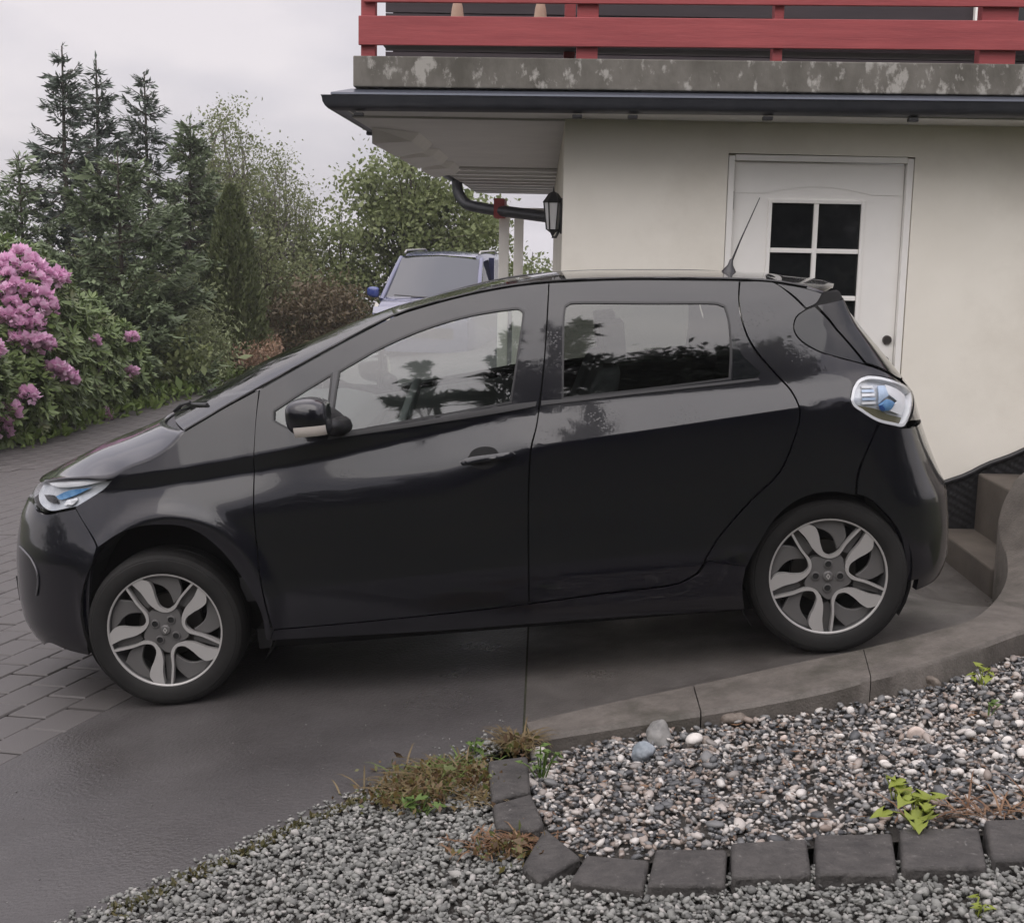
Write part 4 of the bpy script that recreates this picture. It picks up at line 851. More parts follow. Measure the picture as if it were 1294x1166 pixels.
# trees and a hedge across the road behind the photographer, mirrored in the car
conifer(-1.4, -7.6, -.5, 12.4, 2.2, 101, 'dark spruce across the drive, mirrored in the front door window', M_spruceb, dens=.6, leaf=.2)
broadleaf(3.1, -7.9, -.5, 10.6, [(0, 0, 8.2, 1.0, .9, 2.2), (.2, 0, 6.0, 1.2, 1, 2.2)], 9000, .2, 104, 'broad tree across the drive, mirrored in the rear quarter of the car', M_decid, clus=90, csz=.3)
def hedge(path, hfun, n, seed, thick=.7, leaf=.24):
    r = np.random.default_rng(seed); t = r.uniform(0, 1, n); q = along(path, t); hh = hfun(t); P_ = np.c_[q+r.normal(0, thick*.5, (n, 2)), G(q[:, 0], q[:, 1])-.2+hh*r.uniform(0, 1, n)**.8]
    return leaves(P_, leaf, r, .5)
bump_ = lambda t: .35*np.sin(t*31)+.3*np.sin(t*67+1)
V1, F1 = hedge([(-11, 5), (-11.5, -3), (-9, -8.6), (-3, -8.8), (4, -8.6), (9.5, -7), (9.5, 4)], lambda t: 3.0+bump_(t), 34000, 110)
V2_, F2_ = hedge([(-.5, -8.3), (4.2, -8.3)], lambda t: 9.3+.8*bump_(t), 30000, 111, 1.0, .27); V1 = np.r_[V1, V2_]; F1 = np.r_[F1, F2_+len(V1)-len(V2_)]
tag(mesh('hedge', V1, F1, M_spruceb), 'dark mixed hedge closing the yard behind the photographer, seen only as reflection in the car', 'hedge', kind='stuff')
# ---- body form of the car: outline of the plan, side, nose and tail profiles
def smooth(a,n,axis=0):
    k=np.hanning(2*n+3)[1:-1]; k/=k.sum()
    pad=[(0,0)]*a.ndim; pad[axis]=(n,n)
    b=np.pad(a,pad,mode='edge')
    return np.apply_along_axis(lambda v:np.convolve(v,k,mode='valid'),axis,b)
class Body:
    def __init__(s):
        PL=np.array([(-3.385,0),(-3.38,.12),(-3.36,.26),(-3.318,.40),(-3.245,.53),(-3.13,.64),(-2.97,.735),(-2.77,.80),(-2.5,.842),(-2.1,.860),(-1.6,.866),(-1.0,.867),(-.5,.866),(-.15,.858),(.12,.840),(.28,.808),(.40,.750),(.485,.66),(.540,.545),(.578,.40),(.600,.2),(.605,0)])
        # resample with smoothing
        t=np.r_[0,np.cumsum(np.hypot(*np.diff(PL,axis=0).T))]
        u=np.linspace(0,t[-1],1201)
        X=np.interp(u,t,PL[:,0]);Y=np.interp(u,t,PL[:,1])
        # mirror pad then smooth
        def sm(a,sg):
            n=40
            L=sg*a[n:0:-1] if sg<0 else a[n:0:-1]; Rr=sg*a[-2:-n-2:-1] if sg<0 else a[-2:-n-2:-1]
            b=np.r_[L,a,Rr]; k=np.hanning(2*n+3)[1:-1];k/=k.sum()
            return np.convolve(b,k,mode='valid')
        X=sm(X,1);Y=sm(Y,-1)
        u=np.r_[0,np.cumsum(np.hypot(np.diff(X),np.diff(Y)))]
        s.u=u;s.X=X;s.Y=Y
        tx=np.gradient(X,u);ty=np.gradient(Y,u);l=np.hypot(tx,ty)
        s.nx=-ty/l;s.ny=tx/l      # outward normal in (x,w): left of travel front->rear = +w
        s.smax=u[-1]
        # side table
        s.xs=np.linspace(-3.4,.7,411); s.zs=np.linspace(.05,1.75,851)
        L1x=[-3.4,-2.8,-2.704,-2.537,-2.382,-2.165,-1.832,-1.435,-1.2,-1.102,-.826,-.588,-.335,-.069,.107,.7]
        L1z=[.62,.62,.673,.748,.768,.800,.800,.84,.90,.918,.936,.948,.965,.981,.989,1.02]
        L2x=[-3.4,-2.8,-2.677,-2.414,-2.153,-1.815,-1.418,-1.175,-1.0,-.3,.7]; L2z=[.83,.862,.870,.887,.905,.946,.997,1.035,1.064,1.078,1.1]
        L3x=[-3.4,-2.73,-2.669,-2.406,-2.144,-1.807,-1.473,-1.172,-1.0,-.3,.7]; L3z=[.91,.931,.931,.951,.977,1.015,1.036,1.056,1.066,1.080,1.1]
        s.L=dict(L1=(L1x,L1z),L2=(L2x,L2z),L3=(L3x,L3z))
        w1x=[-3.4,-2.3,-2.0,-1.4,-1.12,-1.08,.7]; w1=[.07,.07,.08,.08,.05,.003,.003]
        X_,Z_=np.meshgrid(s.xs,s.zs,indexing='ij')
        i=lambda a,b:np.interp(s.xs,a,b)[:,None]
        st=lambda z0,w:np.clip((Z_-z0)/(2*w)+.5,0,1)
        sg=lambda z0,w:(lambda t:t*t*(3-2*t))(st(z0,w))
        g1=np.interp(s.xs,[-3.4,-2.2,-2.0,-1.5,-1.1,.7],[.38,.38,.22,.34,.44,.44])[:,None]
        sig=.03+(g1-.03)*sg(i(L1x,L1z),i(w1x,w1))
        sig=sig-(g1+.00)*sg(i(L2x,L2z),.012)+ (.29)*sg(i(L3x,L3z),.008)
        sig=sig+.15*np.clip((Z_-1.1)/.4,0,1)
        # low part
        sig=np.where(Z_<.5, -.03-.55*np.clip((.36-Z_)/.18,0,1.4)**2+.06*np.clip((Z_-.36)/.14,0,1), sig)
        sig=smooth(sig,6,0)
        d=np.cumsum(sig,axis=1)*(s.zs[1]-s.zs[0])
        j=np.searchsorted(s.zs,.5); d=d-d[:,j:j+1]
        s.D=d
        s.fz=[.1,.15,.195,.237,.31,.41,.55,.65,.75,.82,.882,.95,1.1]; s.fd=[.19,.13,.087,.042,.006,0,.010,.03,.06,.106,.150,.23,.45]
        s.rz=[.1,.17,.24,.29,.43,.56,.66,.78,.86,.96,1.083,1.2,1.336,1.41,1.5,1.6]; s.rd=[.1,.07,.03,.008,0,.004,.044,.085,.105,.13,.215,.30,.395,.443,.50,.56]
        zz=np.linspace(.05,1.75,341)
        s.zz=zz; s.FD=smooth(np.interp(zz,s.fz,s.fd),7); s.RD=smooth(np.interp(zz,s.rz,s.rd),7)
    def C(s,q):
        q=np.asarray(q,float)
        return [np.interp(q,s.u,a) for a in (s.X,s.Y,s.nx,s.ny)]
    def dside(s,x,z):
        fx=np.clip((x-s.xs[0])/(s.xs[1]-s.xs[0]),0,len(s.xs)-1.001);fz=np.clip((z-s.zs[0])/(s.zs[1]-s.zs[0]),0,len(s.zs)-1.001)
        i=fx.astype(int);j=fz.astype(int);a=fx-i;b=fz-j;D=s.D
        return D[i,j]*(1-a)*(1-b)+D[i+1,j]*a*(1-b)+D[i,j+1]*(1-a)*b+D[i+1,j+1]*a*b
    def P(s,q,z,off=0.):
        """near-side local coords; q arclength, z height"""
        q=np.asarray(q,float);z=np.asarray(z,float)
        x,w,nx,ny=s.C(q)
        wf=np.where(nx<0,nx*nx,0);wr=np.where(nx>0,nx*nx,0);ws=ny*ny
        # greenhouse: rear d applies sharper
        an=np.where(nx<0,np.abs(nx)**1.25,np.abs(nx)**(1.5-.58*np.clip((z-.95)/.3,0,1))); ay=np.abs(ny)**1.25
        dx=np.where(nx<0,-1,1)*an*np.where(nx<0,np.interp(z,s.zz,s.FD),np.interp(z,s.zz,s.RD)); dy=ay*s.dside(x,z); d=0
        # wheel arch flare
        d=d-.014*np.exp(-((np.hypot((x+2.53)/1.0,(z-.38)/1.05)-.375)/.035)**2)*ws*(z<1)
        d=d-off
        return np.stack([x-nx*d-dx, -(w-ny*d-dy), z+0*x],-1)
    def N(s,q,z):
        e=.002
        a=s.P(q+e,z)-s.P(q-e,z); b=s.P(q,z+e)-s.P(q,z-e)
        n=np.cross(a,b); n/=np.linalg.norm(n,axis=-1,keepdims=True)
        return n
TR={
'fender':[(1.117,0.917),(1.208,0.952),(1.3,0.979),(1.359,1.006),(1.4,1.034),(1.448,1.078),(1.618,1.155),(1.754,1.211),(1.736,1.106),(1.726,1.018),(1.715,0.899),(1.703,0.66),(1.709,0.446),(1.722,0.302),(1.715,0.259),(1.704,0.264),(1.698,0.363),(1.644,0.5),(1.563,0.63),(1.459,0.719),(1.331,0.742),(1.175,0.721),(1.059,0.665),(0.986,0.746),(0.923,0.808),(0.998,0.842),(1.068,0.877)],
'front_door':[(1.764,1.213),(1.993,1.313),(2.149,1.38),(2.307,1.44),(2.447,1.47),(2.618,1.496),(2.772,1.51),(2.902,1.513),(2.885,1.393),(2.857,1.218),(2.831,1.089),(2.808,0.99),(2.784,0.926),(2.766,0.817),(2.75,0.666),(2.722,0.322),(2.211,0.307),(1.809,0.301),(1.737,0.303),(1.719,0.445),(1.712,0.659),(1.723,0.898),(1.732,1.018),(1.742,1.106)],
'front_glass':[(2.078,1.259),(2.239,1.331),(2.427,1.391),(2.613,1.425),(2.735,1.433),(2.784,1.431),(2.801,1.415),(2.791,1.371),(2.764,1.256),(2.723,1.089),(2.403,1.06),(2.098,1.034),(2.031,1.031),(2.045,1.112),(2.063,1.198)],
'quarter_glass':[(1.812,1.098),(1.815,1.133),(1.925,1.19),(2.047,1.25),(2.034,1.171),(2.012,1.073),(2.01,1.042),(1.862,1.068)],
'rear_door':[(2.911,1.513),(3.109,1.504),(3.387,1.482),(3.642,1.457),(3.631,1.403),(3.631,1.315),(3.661,1.204),(3.735,1.095),(3.775,1.042),(3.797,0.975),(3.761,0.85),(3.7,0.744),(3.605,0.665),(3.51,0.574),(3.445,0.503),(3.405,0.445),(3.381,0.401),(3.315,0.363),(3.006,0.342),(2.732,0.324),(2.759,0.665),(2.775,0.816),(2.793,0.919),(2.817,0.989),(2.84,1.088),(2.866,1.218),(2.894,1.392)],
'rear_glass':[(2.953,1.387),(2.962,1.425),(2.981,1.435),(3.282,1.41),(3.552,1.385),(3.577,1.372),(3.584,1.333),(3.583,1.26),(3.556,1.107),(3.248,1.095),(2.921,1.087),(2.937,1.241)],
'handle_trim':[(3.594,1.271),(3.613,1.193),(3.675,1.121),(3.66,1.101),(3.563,1.095)],
'quarter_panel':[(3.652,1.456),(3.796,1.439),(3.854,1.388),(3.9,1.335),(3.856,1.311),(3.838,1.268),(3.847,1.229),(3.902,1.18),(3.996,1.143),(4.119,1.106),(4.184,1.08),(4.256,1.051),(4.162,1.067),(4.1,1.071),(4.056,1.061),(4.021,1.033),(4,0.991),(4.003,0.967),(4.046,0.933),(4.109,0.893),(4.056,0.806),(4.002,0.706),(3.99,0.634),(3.924,0.65),(3.814,0.649),(3.699,0.59),(3.621,0.493),(3.561,0.397),(3.413,0.435),(3.453,0.496),(3.518,0.567),(3.614,0.658),(3.709,0.737),(3.77,0.846),(3.806,0.974),(3.785,1.044),(3.745,1.1),(3.672,1.209),(3.64,1.314),(3.64,1.402)],
'sill':[(1.736,0.293),(1.808,0.293),(2.21,0.299),(2.639,0.311),(3.005,0.331),(3.314,0.352),(3.389,0.392),(3.416,0.429),(3.558,0.394),(3.541,0.321),(3.544,0.226),(3.119,0.235),(2.387,0.239),(1.721,0.255)],
'rear_bumper':[(4.116,0.888),(4.182,0.87),(4.251,0.856),(4.62,0.84),(5.092,0.84),(5.092,0.26),(4.6,0.245),(4.4,0.225),(4.25,0.215),(4.25,0.262),(4.192,0.263),(4.184,0.366),(4.163,0.463),(4.107,0.547),(4.042,0.613),(4,0.633),(4.012,0.705),(4.062,0.805)],
'tail_lamp':[(4.003,0.991),(4.025,1.032),(4.059,1.06),(4.103,1.069),(4.16,1.064),(4.223,1.052),(4.334,1.029),(4.471,0.995),(4.524,0.962),(4.413,0.932),(4.314,0.888),(4.253,0.862),(4.183,0.875),(4.113,0.896),(4.046,0.938),(4.01,0.968)],
'tailgate':[(4.126,1.103),(4.182,1.077),(4.272,1.048),(4.369,1.026),(4.53,0.988),(4.5,1.02),(5.092,1.02),(5.092,0.843),(4.62,0.843),(4.308,0.877),(4.444,0.921),(4.596,0.955)],
'corner_glass':[(3.902,1.332),(3.858,1.308),(3.841,1.268),(3.851,1.232),(3.906,1.183),(4,1.146),(4.117,1.111),(4.076,1.181),(4,1.292),(3.947,1.342)],
'spoiler_side':[(3.803,1.438),(3.862,1.426),(3.928,1.409),(4.007,1.386),(3.958,1.351),(3.907,1.338),(3.861,1.391)],
'headlight':[(0.478,0.835),(0.506,0.873),(0.617,0.903),(0.797,0.916),(0.965,0.917),(1.113,0.914),(1.072,0.88),(0.997,0.845),(0.922,0.811),(0.825,0.795),(0.727,0.784),(0.638,0.796)],
'front_bumper':[(0.644,0.79),(0.731,0.778),(0.827,0.789),(0.924,0.803),(0.982,0.746),(1.051,0.662),(1.01,0.511),(0.978,0.35),(0.916,0.213),(0.795,0.229),(0.707,0.248),(0.55,0.215),(0.4,0.23),(0,0.24),(0,0.81),(0.3,0.81),(0.58,0.81)],
'belt_trim':[(2.025,1.027),(2.403,1.052),(2.722,1.081),(2.822,1.084),(2.817,1.067),(2.705,1.056),(2.401,1.034),(2.018,1.012)],
'belt_trim_rear':[(2.84,1.085),(2.921,1.084),(3.248,1.091),(3.563,1.098),(3.663,1.1),(3.667,1.092),(3.562,1.088),(3.247,1.081),(2.838,1.068)],
'handle_bar':[(2.511,0.891),(2.548,0.902),(2.633,0.908),(2.717,0.912),(2.728,0.901),(2.709,0.89),(2.631,0.885),(2.555,0.879),(2.522,0.878)],
'handle_recess':[(2.541,0.894),(2.565,0.924),(2.611,0.935),(2.652,0.924),(2.666,0.903),(2.654,0.868),(2.61,0.851),(2.569,0.86)],
'mirror_sail':[(2.007,1.033),(2.013,1.129),(2.043,1.127),(2.078,1.103),(2.1,1.069),(2.101,1.037),(2.067,1.031)],
'scoop':[(1.609,1.005),(1.66,1.034),(1.728,1.077),(1.726,1.013),(1.659,1.005)],
'hl_blue':[(0.756,0.844),(0.835,0.867),(0.981,0.879),(0.915,0.857),(0.786,0.833)],
'hl_dark':[(0.634,0.845),(0.743,0.843),(0.787,0.818),(0.711,0.821)],
'hl_bulb':[(0.823,0.813),(0.837,0.831),(0.9,0.84),(0.907,0.831),(0.875,0.81)],
'hl_bar':[(0.635,0.895),(0.804,0.907),(1.074,0.908),(0.97,0.892),(0.757,0.881)],
'tl_blue':[(4.129,0.958),(4.185,0.973),(4.231,0.956),(4.192,0.933),(4.144,0.932)],
'tl_pale':[(4.155,1.027),(4.202,1.025),(4.202,0.987),(4.153,0.973),(4.134,0.963)],
'tl_deep':[(4.132,0.954),(4.162,0.96),(4.176,0.947),(4.153,0.934),(4.133,0.939)],
'tl_stripe':[(4.073,1.037),(4.131,1.032),(4.121,0.958),(4.056,0.962)],
'tl_right':[(4.21,1.028),(4.296,1.005),(4.395,0.969),(4.272,0.902),(4.183,0.931),(4.26,0.959),(4.196,0.996)],
'tl_dark':[(4.017,0.969),(4.056,0.959),(4.126,0.94),(4.18,0.916),(4.276,0.893),(4.25,0.875),(4.175,0.883),(4.073,0.924)],
'edge':[(1.117,0.919),(1.208,0.955),(1.3,0.982),(1.359,1.009),(1.4,1.036),(1.448,1.083),(1.537,1.123),(1.618,1.161),(1.767,1.225),(1.993,1.322),(2.15,1.389),(2.308,1.449),(2.448,1.478),(2.619,1.505),(2.773,1.519),(2.927,1.52),(3.11,1.513),(3.388,1.491),(3.65,1.465),(3.801,1.445),(3.93,1.415),(4.013,1.39)],
'bonnet_front':[(0.61,0.905),(0.795,0.919),(0.964,0.922),(1.117,0.919)],
'fog':[(0.532,0.637),(0.61,0.624),(0.672,0.599),(0.708,0.56),(0.71,0.501),(0.689,0.454)],
'crease_rear':[(2.778,0.921),(3.054,0.936),(3.292,0.949),(3.546,0.965),(3.816,0.979),(4.002,0.985)],
'spoil_gap':[(3.797,1.443),(3.854,1.388),(3.903,1.334)],
'wrap_gap_bumper':[(4.113,0.89),(4.059,0.805),(4.005,0.705)]}
# ------------------------------------------------------------------ the black hatchback
AL = math.radians(6.298); CO = np.array([1.14936, 5.855, .002])
car = empty('hatchback_car', CO, 0, 'black five-door hatchback parked nose-down on the sloping drive, rain-beaded', 'car'); car.rotation_euler = (0, -AL, 0)
def paint(name, base, fl, rough, coat):
    m = bpy.data.materials.new(name); m.use_nodes = True; t = m.node_tree; b = t.nodes['Principled BSDF']; l = t.links.new
    tcn = N(t, 'ShaderNodeTexCoord')
    b.inputs['Base Color'].default_value = (*base, 1); b.inputs['Metallic'].default_value = .0; b.inputs['IOR'].default_value = 1.5; b.inputs['Specular IOR Level'].default_value = .22
    b.inputs['Coat Weight'].default_value = coat; b.inputs['Coat IOR'].default_value = 1.5
    # wet streaks and rain beads: patches of slightly duller clear coat and fine beads
    mpn = N(t, 'ShaderNodeMapping'); mpn.inputs['Scale'].default_value = (14, 14, 1.6); l(tcn.outputs['Object'], mpn.inputs[0])
    n1 = N(t, 'ShaderNodeTexNoise'); n1.inputs['Scale'].default_value = 1.6; n1.inputs['Detail'].default_value = 5; l(mpn.outputs[0], n1.inputs[0])
    r1 = N(t, 'ShaderNodeMapRange'); r1.inputs[1].default_value = .35; r1.inputs[2].default_value = .7; r1.inputs[3].default_value = rough*.6; r1.inputs[4].default_value = rough*2.2; l(n1.outputs[0], r1.inputs[0]); l(r1.outputs[0], b.inputs['Coat Roughness'])
    b.inputs['Roughness'].default_value = .28
    vo = N(t, 'ShaderNodeTexVoronoi'); vo.inputs['Scale'].default_value = 95; l(tcn.outputs['Object'], vo.inputs[0])
    r2 = N(t, 'ShaderNodeMapRange'); r2.inputs[1].default_value = .12; r2.inputs[2].default_value = .34; r2.inputs[3].default_value = 1; r2.inputs[4].default_value = 0; l(vo.outputs['Distance'], r2.inputs[0])
    n3 = N(t, 'ShaderNodeTexNoise'); n3.inputs['Scale'].default_value = 7; n3.inputs['Detail'].default_value = 6; l(tcn.outputs['Object'], n3.inputs[0])
    r3 = N(t, 'ShaderNodeMapRange'); r3.inputs[1].default_value = .52; r3.inputs[2].default_value = .66; l(n3.outputs[0], r3.inputs[0])
    ml = N(t, 'ShaderNodeMath', operation='MULTIPLY'); l(r2.outputs[0], ml.inputs[0]); l(r3.outputs[0], ml.inputs[1])
    n5 = N(t, 'ShaderNodeTexNoise'); n5.inputs['Scale'].default_value = 2.4; n5.inputs['Detail'].default_value = 3; l(mpn.outputs[0], n5.inputs[0]); m5 = N(t, 'ShaderNodeMath', operation='MULTIPLY_ADD'); m5.inputs[1].default_value = .35; l(n5.outputs[0], m5.inputs[0]); l(ml.outputs[0], m5.inputs[2]); ml = m5
    bp = N(t, 'ShaderNodeBump'); bp.inputs['Strength'].default_value = .12; bp.inputs['Distance'].default_value = .002; l(ml.outputs[0], bp.inputs['Height']); l(bp.outputs[0], b.inputs['Coat Normal'])
    return m
M_paint = paint('black_car_paint', (.0016, .0016, .0042), 0, .028, 1.)
M_trim = mat('black_trim', (.010, .010, .011), .35)
M_under = mat('underbody_black', (.006, .006, .006), .9)
M_rub = mat('tyre_rubber', (.010, .0098, .0095), .75, (.017, .0165, .0155), 6, bump=.2, bscale=120, bdist=.002, spec=.25)
M_alu = mat('machined_alloy', (.45, .44, .425), .34, metal=.45)
M_gun = mat('anthracite_alloy', (.11, .107, .104), .42, metal=.2)
M_barrel = mat('wheel_barrel', (.10, .10, .10), .4, metal=.6)
M_disc = mat('brake_disc', (.07, .065, .06), .45, metal=.7)
M_chrome = mat('lamp_reflector', (.52, .55, .59), .25, (.68, .70, .72), 25, metal=.25)
M_lampw = mat('lamp_white', (.72, .73, .74), .25)
M_blue = mat('lamp_blue', (.07, .19, .38), .25, (.16, .32, .52), 40)
M_gF = glass_mat('door_glass', (.68, .73, .70), 2.05)
M_gR = glass_mat('privacy_glass', (.30, .32, .31), 1.85)
M_gW = glass_mat('windscreen_glass', (.42, .46, .44), 6.0)
M_lens = glass_mat('lamp_lens', (.94, .95, .96), 1.5)
M_seat = mat('grey_fabric', (.10, .105, .11), .9, (.14, .145, .15), 30)
M_dash = mat('light_dash', (.20, .21, .21), .7); M_dashd = mat('dark_dash', (.035, .035, .038), .6)
BODY = Body(); SMX = BODY.smax
def bpoly(key, step=.02): return curve(TR[key], step)
TWIN = {}
def two(o, mirror=True):
    """copy of a part for the far side of the car"""
    if not mirror: return o
    me = o.data.copy(); me.transform(Matrix.Scale(-1, 4, (0, 1, 0))); me.flip_normals()
    c = o.copy(); c.data = me; COL.objects.link(c); c.parent = TWIN.get(o.parent.name, o.parent); TWIN[o.name] = c
    return c
def skin(name, P, m, parent, off=0., flange=.022, shr=.0022, holes=(), lines=(), grid=(.034, .024), bulge=None, mirror=True, auto=False, far=True):
    P = shrink(P, shr) if shr else np.asarray(P); holes = [shrink(h, -.0) for h in holes]
    v, f = cdt(P, holes, grid, lines)
    f = np.array([t if np.cross(v[t[1]]-v[t[0]], v[t[2]]-v[t[0]]) > 0 else t[::-1] for t in f])
    o_ = off
    if bulge:
        lp = np.concatenate([P]+list(holes)); d = np.array([np.min(np.hypot(*(lp-q).T)) for q in v]); o_ = off+bulge[0]*(1-np.exp(-d/bulge[1]))
    X = BODY.P(v[:, 0], v[:, 1], o_); Nn = BODY.N(v[:, 0], v[:, 1])
    c = np.cross(X[f[:, 1]]-X[f[:, 0]], X[f[:, 2]]-X[f[:, 0]])
    if (c*Nn[f[:, 0]]).sum() < 0: f = f[:, ::-1]
    be = edge_loops(f); idx = sorted({i for e in be for i in e}); mp = {i: len(X)+k for k, i in enumerate(idx)}
    V = X; F = [tuple(t) for t in f]; nl = [Nn[i] for t in f for i in t]
    if flange:
        V = np.r_[X, X[idx]-Nn[idx]*flange]
        for a, b in be:
            q = (b, a, mp[a], mp[b]); F.append(q); n = np.cross(V[q[1]]-V[q[0]], V[q[2]]-V[q[1]]); n = n/(np.linalg.norm(n)+1e-12); nl += [n]*4
    o = mesh(name, V, F, m, parent, smooth=True)
    if not bulge and not auto: o.data.normals_split_custom_set([tuple(map(float, n)) for n in nl])
    elif bulge: o.data.set_sharp_from_angle(angle=math.radians(40))
    if mirror: two(o)
    return o
crease = np.array(TR['crease_rear']); cl = curve(crease, .02, closed=False)
def crease_lines(lo, hi):
    c = cl[(cl[:, 0] > lo) & (cl[:, 0] < hi)]; return [c+[0, .004], c-[0, .004]]
fg_, qg_, rg_ = curve(TR['front_glass'], .015), curve(TR['quarter_glass'], .015), curve(TR['rear_glass'], .015)
def body_line(key, dz, x0, x1):
    a = np.arange(x0, x1, .02); q = np.interp(a, BODY.X, BODY.u); return np.c_[q, np.interp(a, *BODY.L[key])+dz]
def stripes(x0, x1): return [body_line(k, d, x0, x1) for k, d in (('L2', -.013), ('L2', .013), ('L3', -.009), ('L3', .009))]
skin('fender', bpoly('fender'), M_paint, car, shr=-.0016, lines=stripes(-2.68, -2.17), grid=(.022, .018))
fdoor = skin('front_door', bpoly('front_door'), M_paint, car, shr=-.0018, holes=[fg_, qg_], lines=stripes(-2.12, -1.90)+stripes(-1.88, -1.22)[:2], mirror=False, grid=(.026, .02))
rdoor = skin('rear_door', bpoly('rear_door'), M_paint, car, shr=-.0018, holes=[rg_], lines=crease_lines(2.83, 3.95), mirror=False)
two(fdoor); two(rdoor)
skin('quarter_panel', bpoly('quarter_panel'), M_paint, car, shr=-.0008)
skin('sill', bpoly('sill'), M_paint, car, shr=-.0005)
skin('bumper', bpoly('rear_bumper'), M_paint, car)['label'] = 'rear bumper'
skin('bumper', bpoly('front_bumper'), M_paint, car)['label'] = 'front bumper'
tg_ = skin('tailgate', bpoly('tailgate'), M_paint, car)
# glass
def gshr(P, d): return shrink(P, d)
skin('window', fg_, M_gF, fdoor, off=-.006, flange=0, shr=.001); skin('quarter_light', qg_, M_gF, fdoor, off=-.006, flange=0, shr=.001)
skin('window', rg_, M_gR, rdoor, off=-.005, flange=0, shr=.001)
def seal(name, P, w, parent, off=.0015):
    o = skin(name, shrink(P, -.004), M_trim, parent, off=off, flange=.008, shr=0, holes=[shrink(P, w)], grid=(.5, .5)); return o
seal('window_seal', fg_, .0035, fdoor); seal('window_seal', qg_, .003, fdoor); seal('window_seal', rg_, .0035, rdoor)
skin('corner_window', bpoly('corner_glass'), M_pane, car, off=.002, flange=.012)
tl = TR['corner_glass']; tgp = [(tl[9][0]+.012, tl[9][1]+.004), (tl[8][0]+.012, tl[8][1]), (tl[7][0]+.012, tl[7][1]), (tl[6][0]+.012, tl[6][1]+.004), (4.45, 1.03), (SMX, 1.03), (SMX, 1.37), (4.3, 1.365)]
skin('rear_window', curve(tgp, .02), M_pane, car, flange=.012)
skin('spoiler_cheek', bpoly('spoiler_side'), M_paint, car)
skin('spoiler_underside', np.array([(3.86, 1.335), (3.93, 1.36), (3.965, 1.385), (4.02, 1.392), (4.3, 1.392), (SMX, 1.40), (SMX, 1.36), (4.3, 1.36), (4.0, 1.33), (3.92, 1.30)]), M_under, car, off=-.004, flange=0, shr=0)
# trims
M_belt = mat('belt_rubber', (.028, .028, .029), .5)
skin('belt_trim', bpoly('belt_trim'), M_belt, fdoor, off=.005, flange=.008, shr=0); skin('belt_trim', bpoly('belt_trim_rear'), M_belt, rdoor, off=.005, flange=.008, shr=0)
skin('handle_cover', bpoly('handle_trim'), M_pane, rdoor, off=.003, flange=.006, shr=0)
skin('handle_recess', bpoly('handle_recess', .01), M_under, fdoor, off=.0012, flange=0, shr=0, grid=(.02, .02))
hb_ = skin('handle', bpoly('handle_bar', .01), M_paint, fdoor, off=.022, flange=.016, shr=0, grid=(.02, .01), bulge=(.005, .006))
skin('mirror_sail', bpoly('mirror_sail', .01), M_trim, fdoor, off=.008, flange=.012, shr=0)
# top surfaces: bonnet, windscreen, roof, spoiler, lofted across from edge to edge
EP = np.array([BODY.P(q, z) for q, z in TR['edge']]); BF = np.array([BODY.P(q, z) for q, z in TR['bonnet_front']])
SIL = np.array([(-3.45, .80), (-3.40, .815), (-3.324, .838), (-3.167, .905), (-3.061, .945), (-2.977, .980), (-2.803, 1.030), (-2.706, 1.066), (-2.6, 1.112), (-2.557, 1.128), (-2.407, 1.196), (-2.221, 1.280), (-2.039, 1.342), (-1.858, 1.400), (-1.644, 1.457), (-1.434, 1.492), (-1.224, 1.520), (-.949, 1.537), (-.745, 1.528), (-.406, 1.497), (-.17, 1.472), (-.002, 1.448), (.165, 1.416), (.215, 1.400), (.3, 1.38)])
zz_ = np.linspace(-3.45, .3, 400); SILZ = smooth(np.interp(zz_, SIL[:, 0], SIL[:, 1]), 6)
def loft(name, E, bow, m, p=2.3, n=4, nv=33, zoff=0., smoothn=True, parent=car, thick=0, zadd=None):
    E = np.asarray(E); k = len(E); c = curve(np.c_[E, bow], .04, closed=False, corner=60) if n else np.c_[E, bow]; V = []; v = np.linspace(-1, 1, nv); v = np.sign(v)*np.abs(v)**.85
    for x, y, z, b in c:
        w_ = -y; xc = x-b; zc = np.interp(xc, zz_, SILZ); V.append(np.stack([x-b*(1-v**2), w_*v, z+(zc-z)*(1-np.abs(v)**p)+zoff], 1))
    V = np.array(V); a = len(V); I = np.arange(a*nv).reshape(a, nv); F = np.stack([I[:-1, :-1], I[1:, :-1], I[1:, 1:], I[:-1, 1:]], -1).reshape(-1, 4)[:, ::-1]
    o = mesh(name, V.reshape(-1, 3), F.copy(), m, parent, smooth=True)
    bm = bmesh.new(); bm.from_mesh(o.data); bmesh.ops.recalc_face_normals(bm, faces=bm.faces)
    if sum(fc.normal.z for fc in bm.faces) < 0: bmesh.ops.reverse_faces(bm, faces=bm.faces)
    bm.to_mesh(o.data); bm.free()
    if thick: d = o.modifiers.new('thick', 'SOLIDIFY'); d.thickness = thick; d.offset = -1
    return o, V
loft('bonnet', np.r_[BF, EP[1:6]], [.165, .19, .205, .215, .225, .235, .245, .25, .25], M_paint, 4.0, thick=.012)
W_, WV = loft('windscreen', EP[5:12], [.19, .185, .175, .155, .12, .095, .07], M_gW, 2.5)
EP2 = EP.copy()
roofo, RV = loft('roof', EP[11:20], [.07, .06, .05, .04, .03, .015, .0, -.03, -.07], M_paint, 2.3, thick=.02)
spo, SV = loft('spoiler', EP[19:22], [-.075, -.11, -.15], M_paint, 2.6, thick=.02)
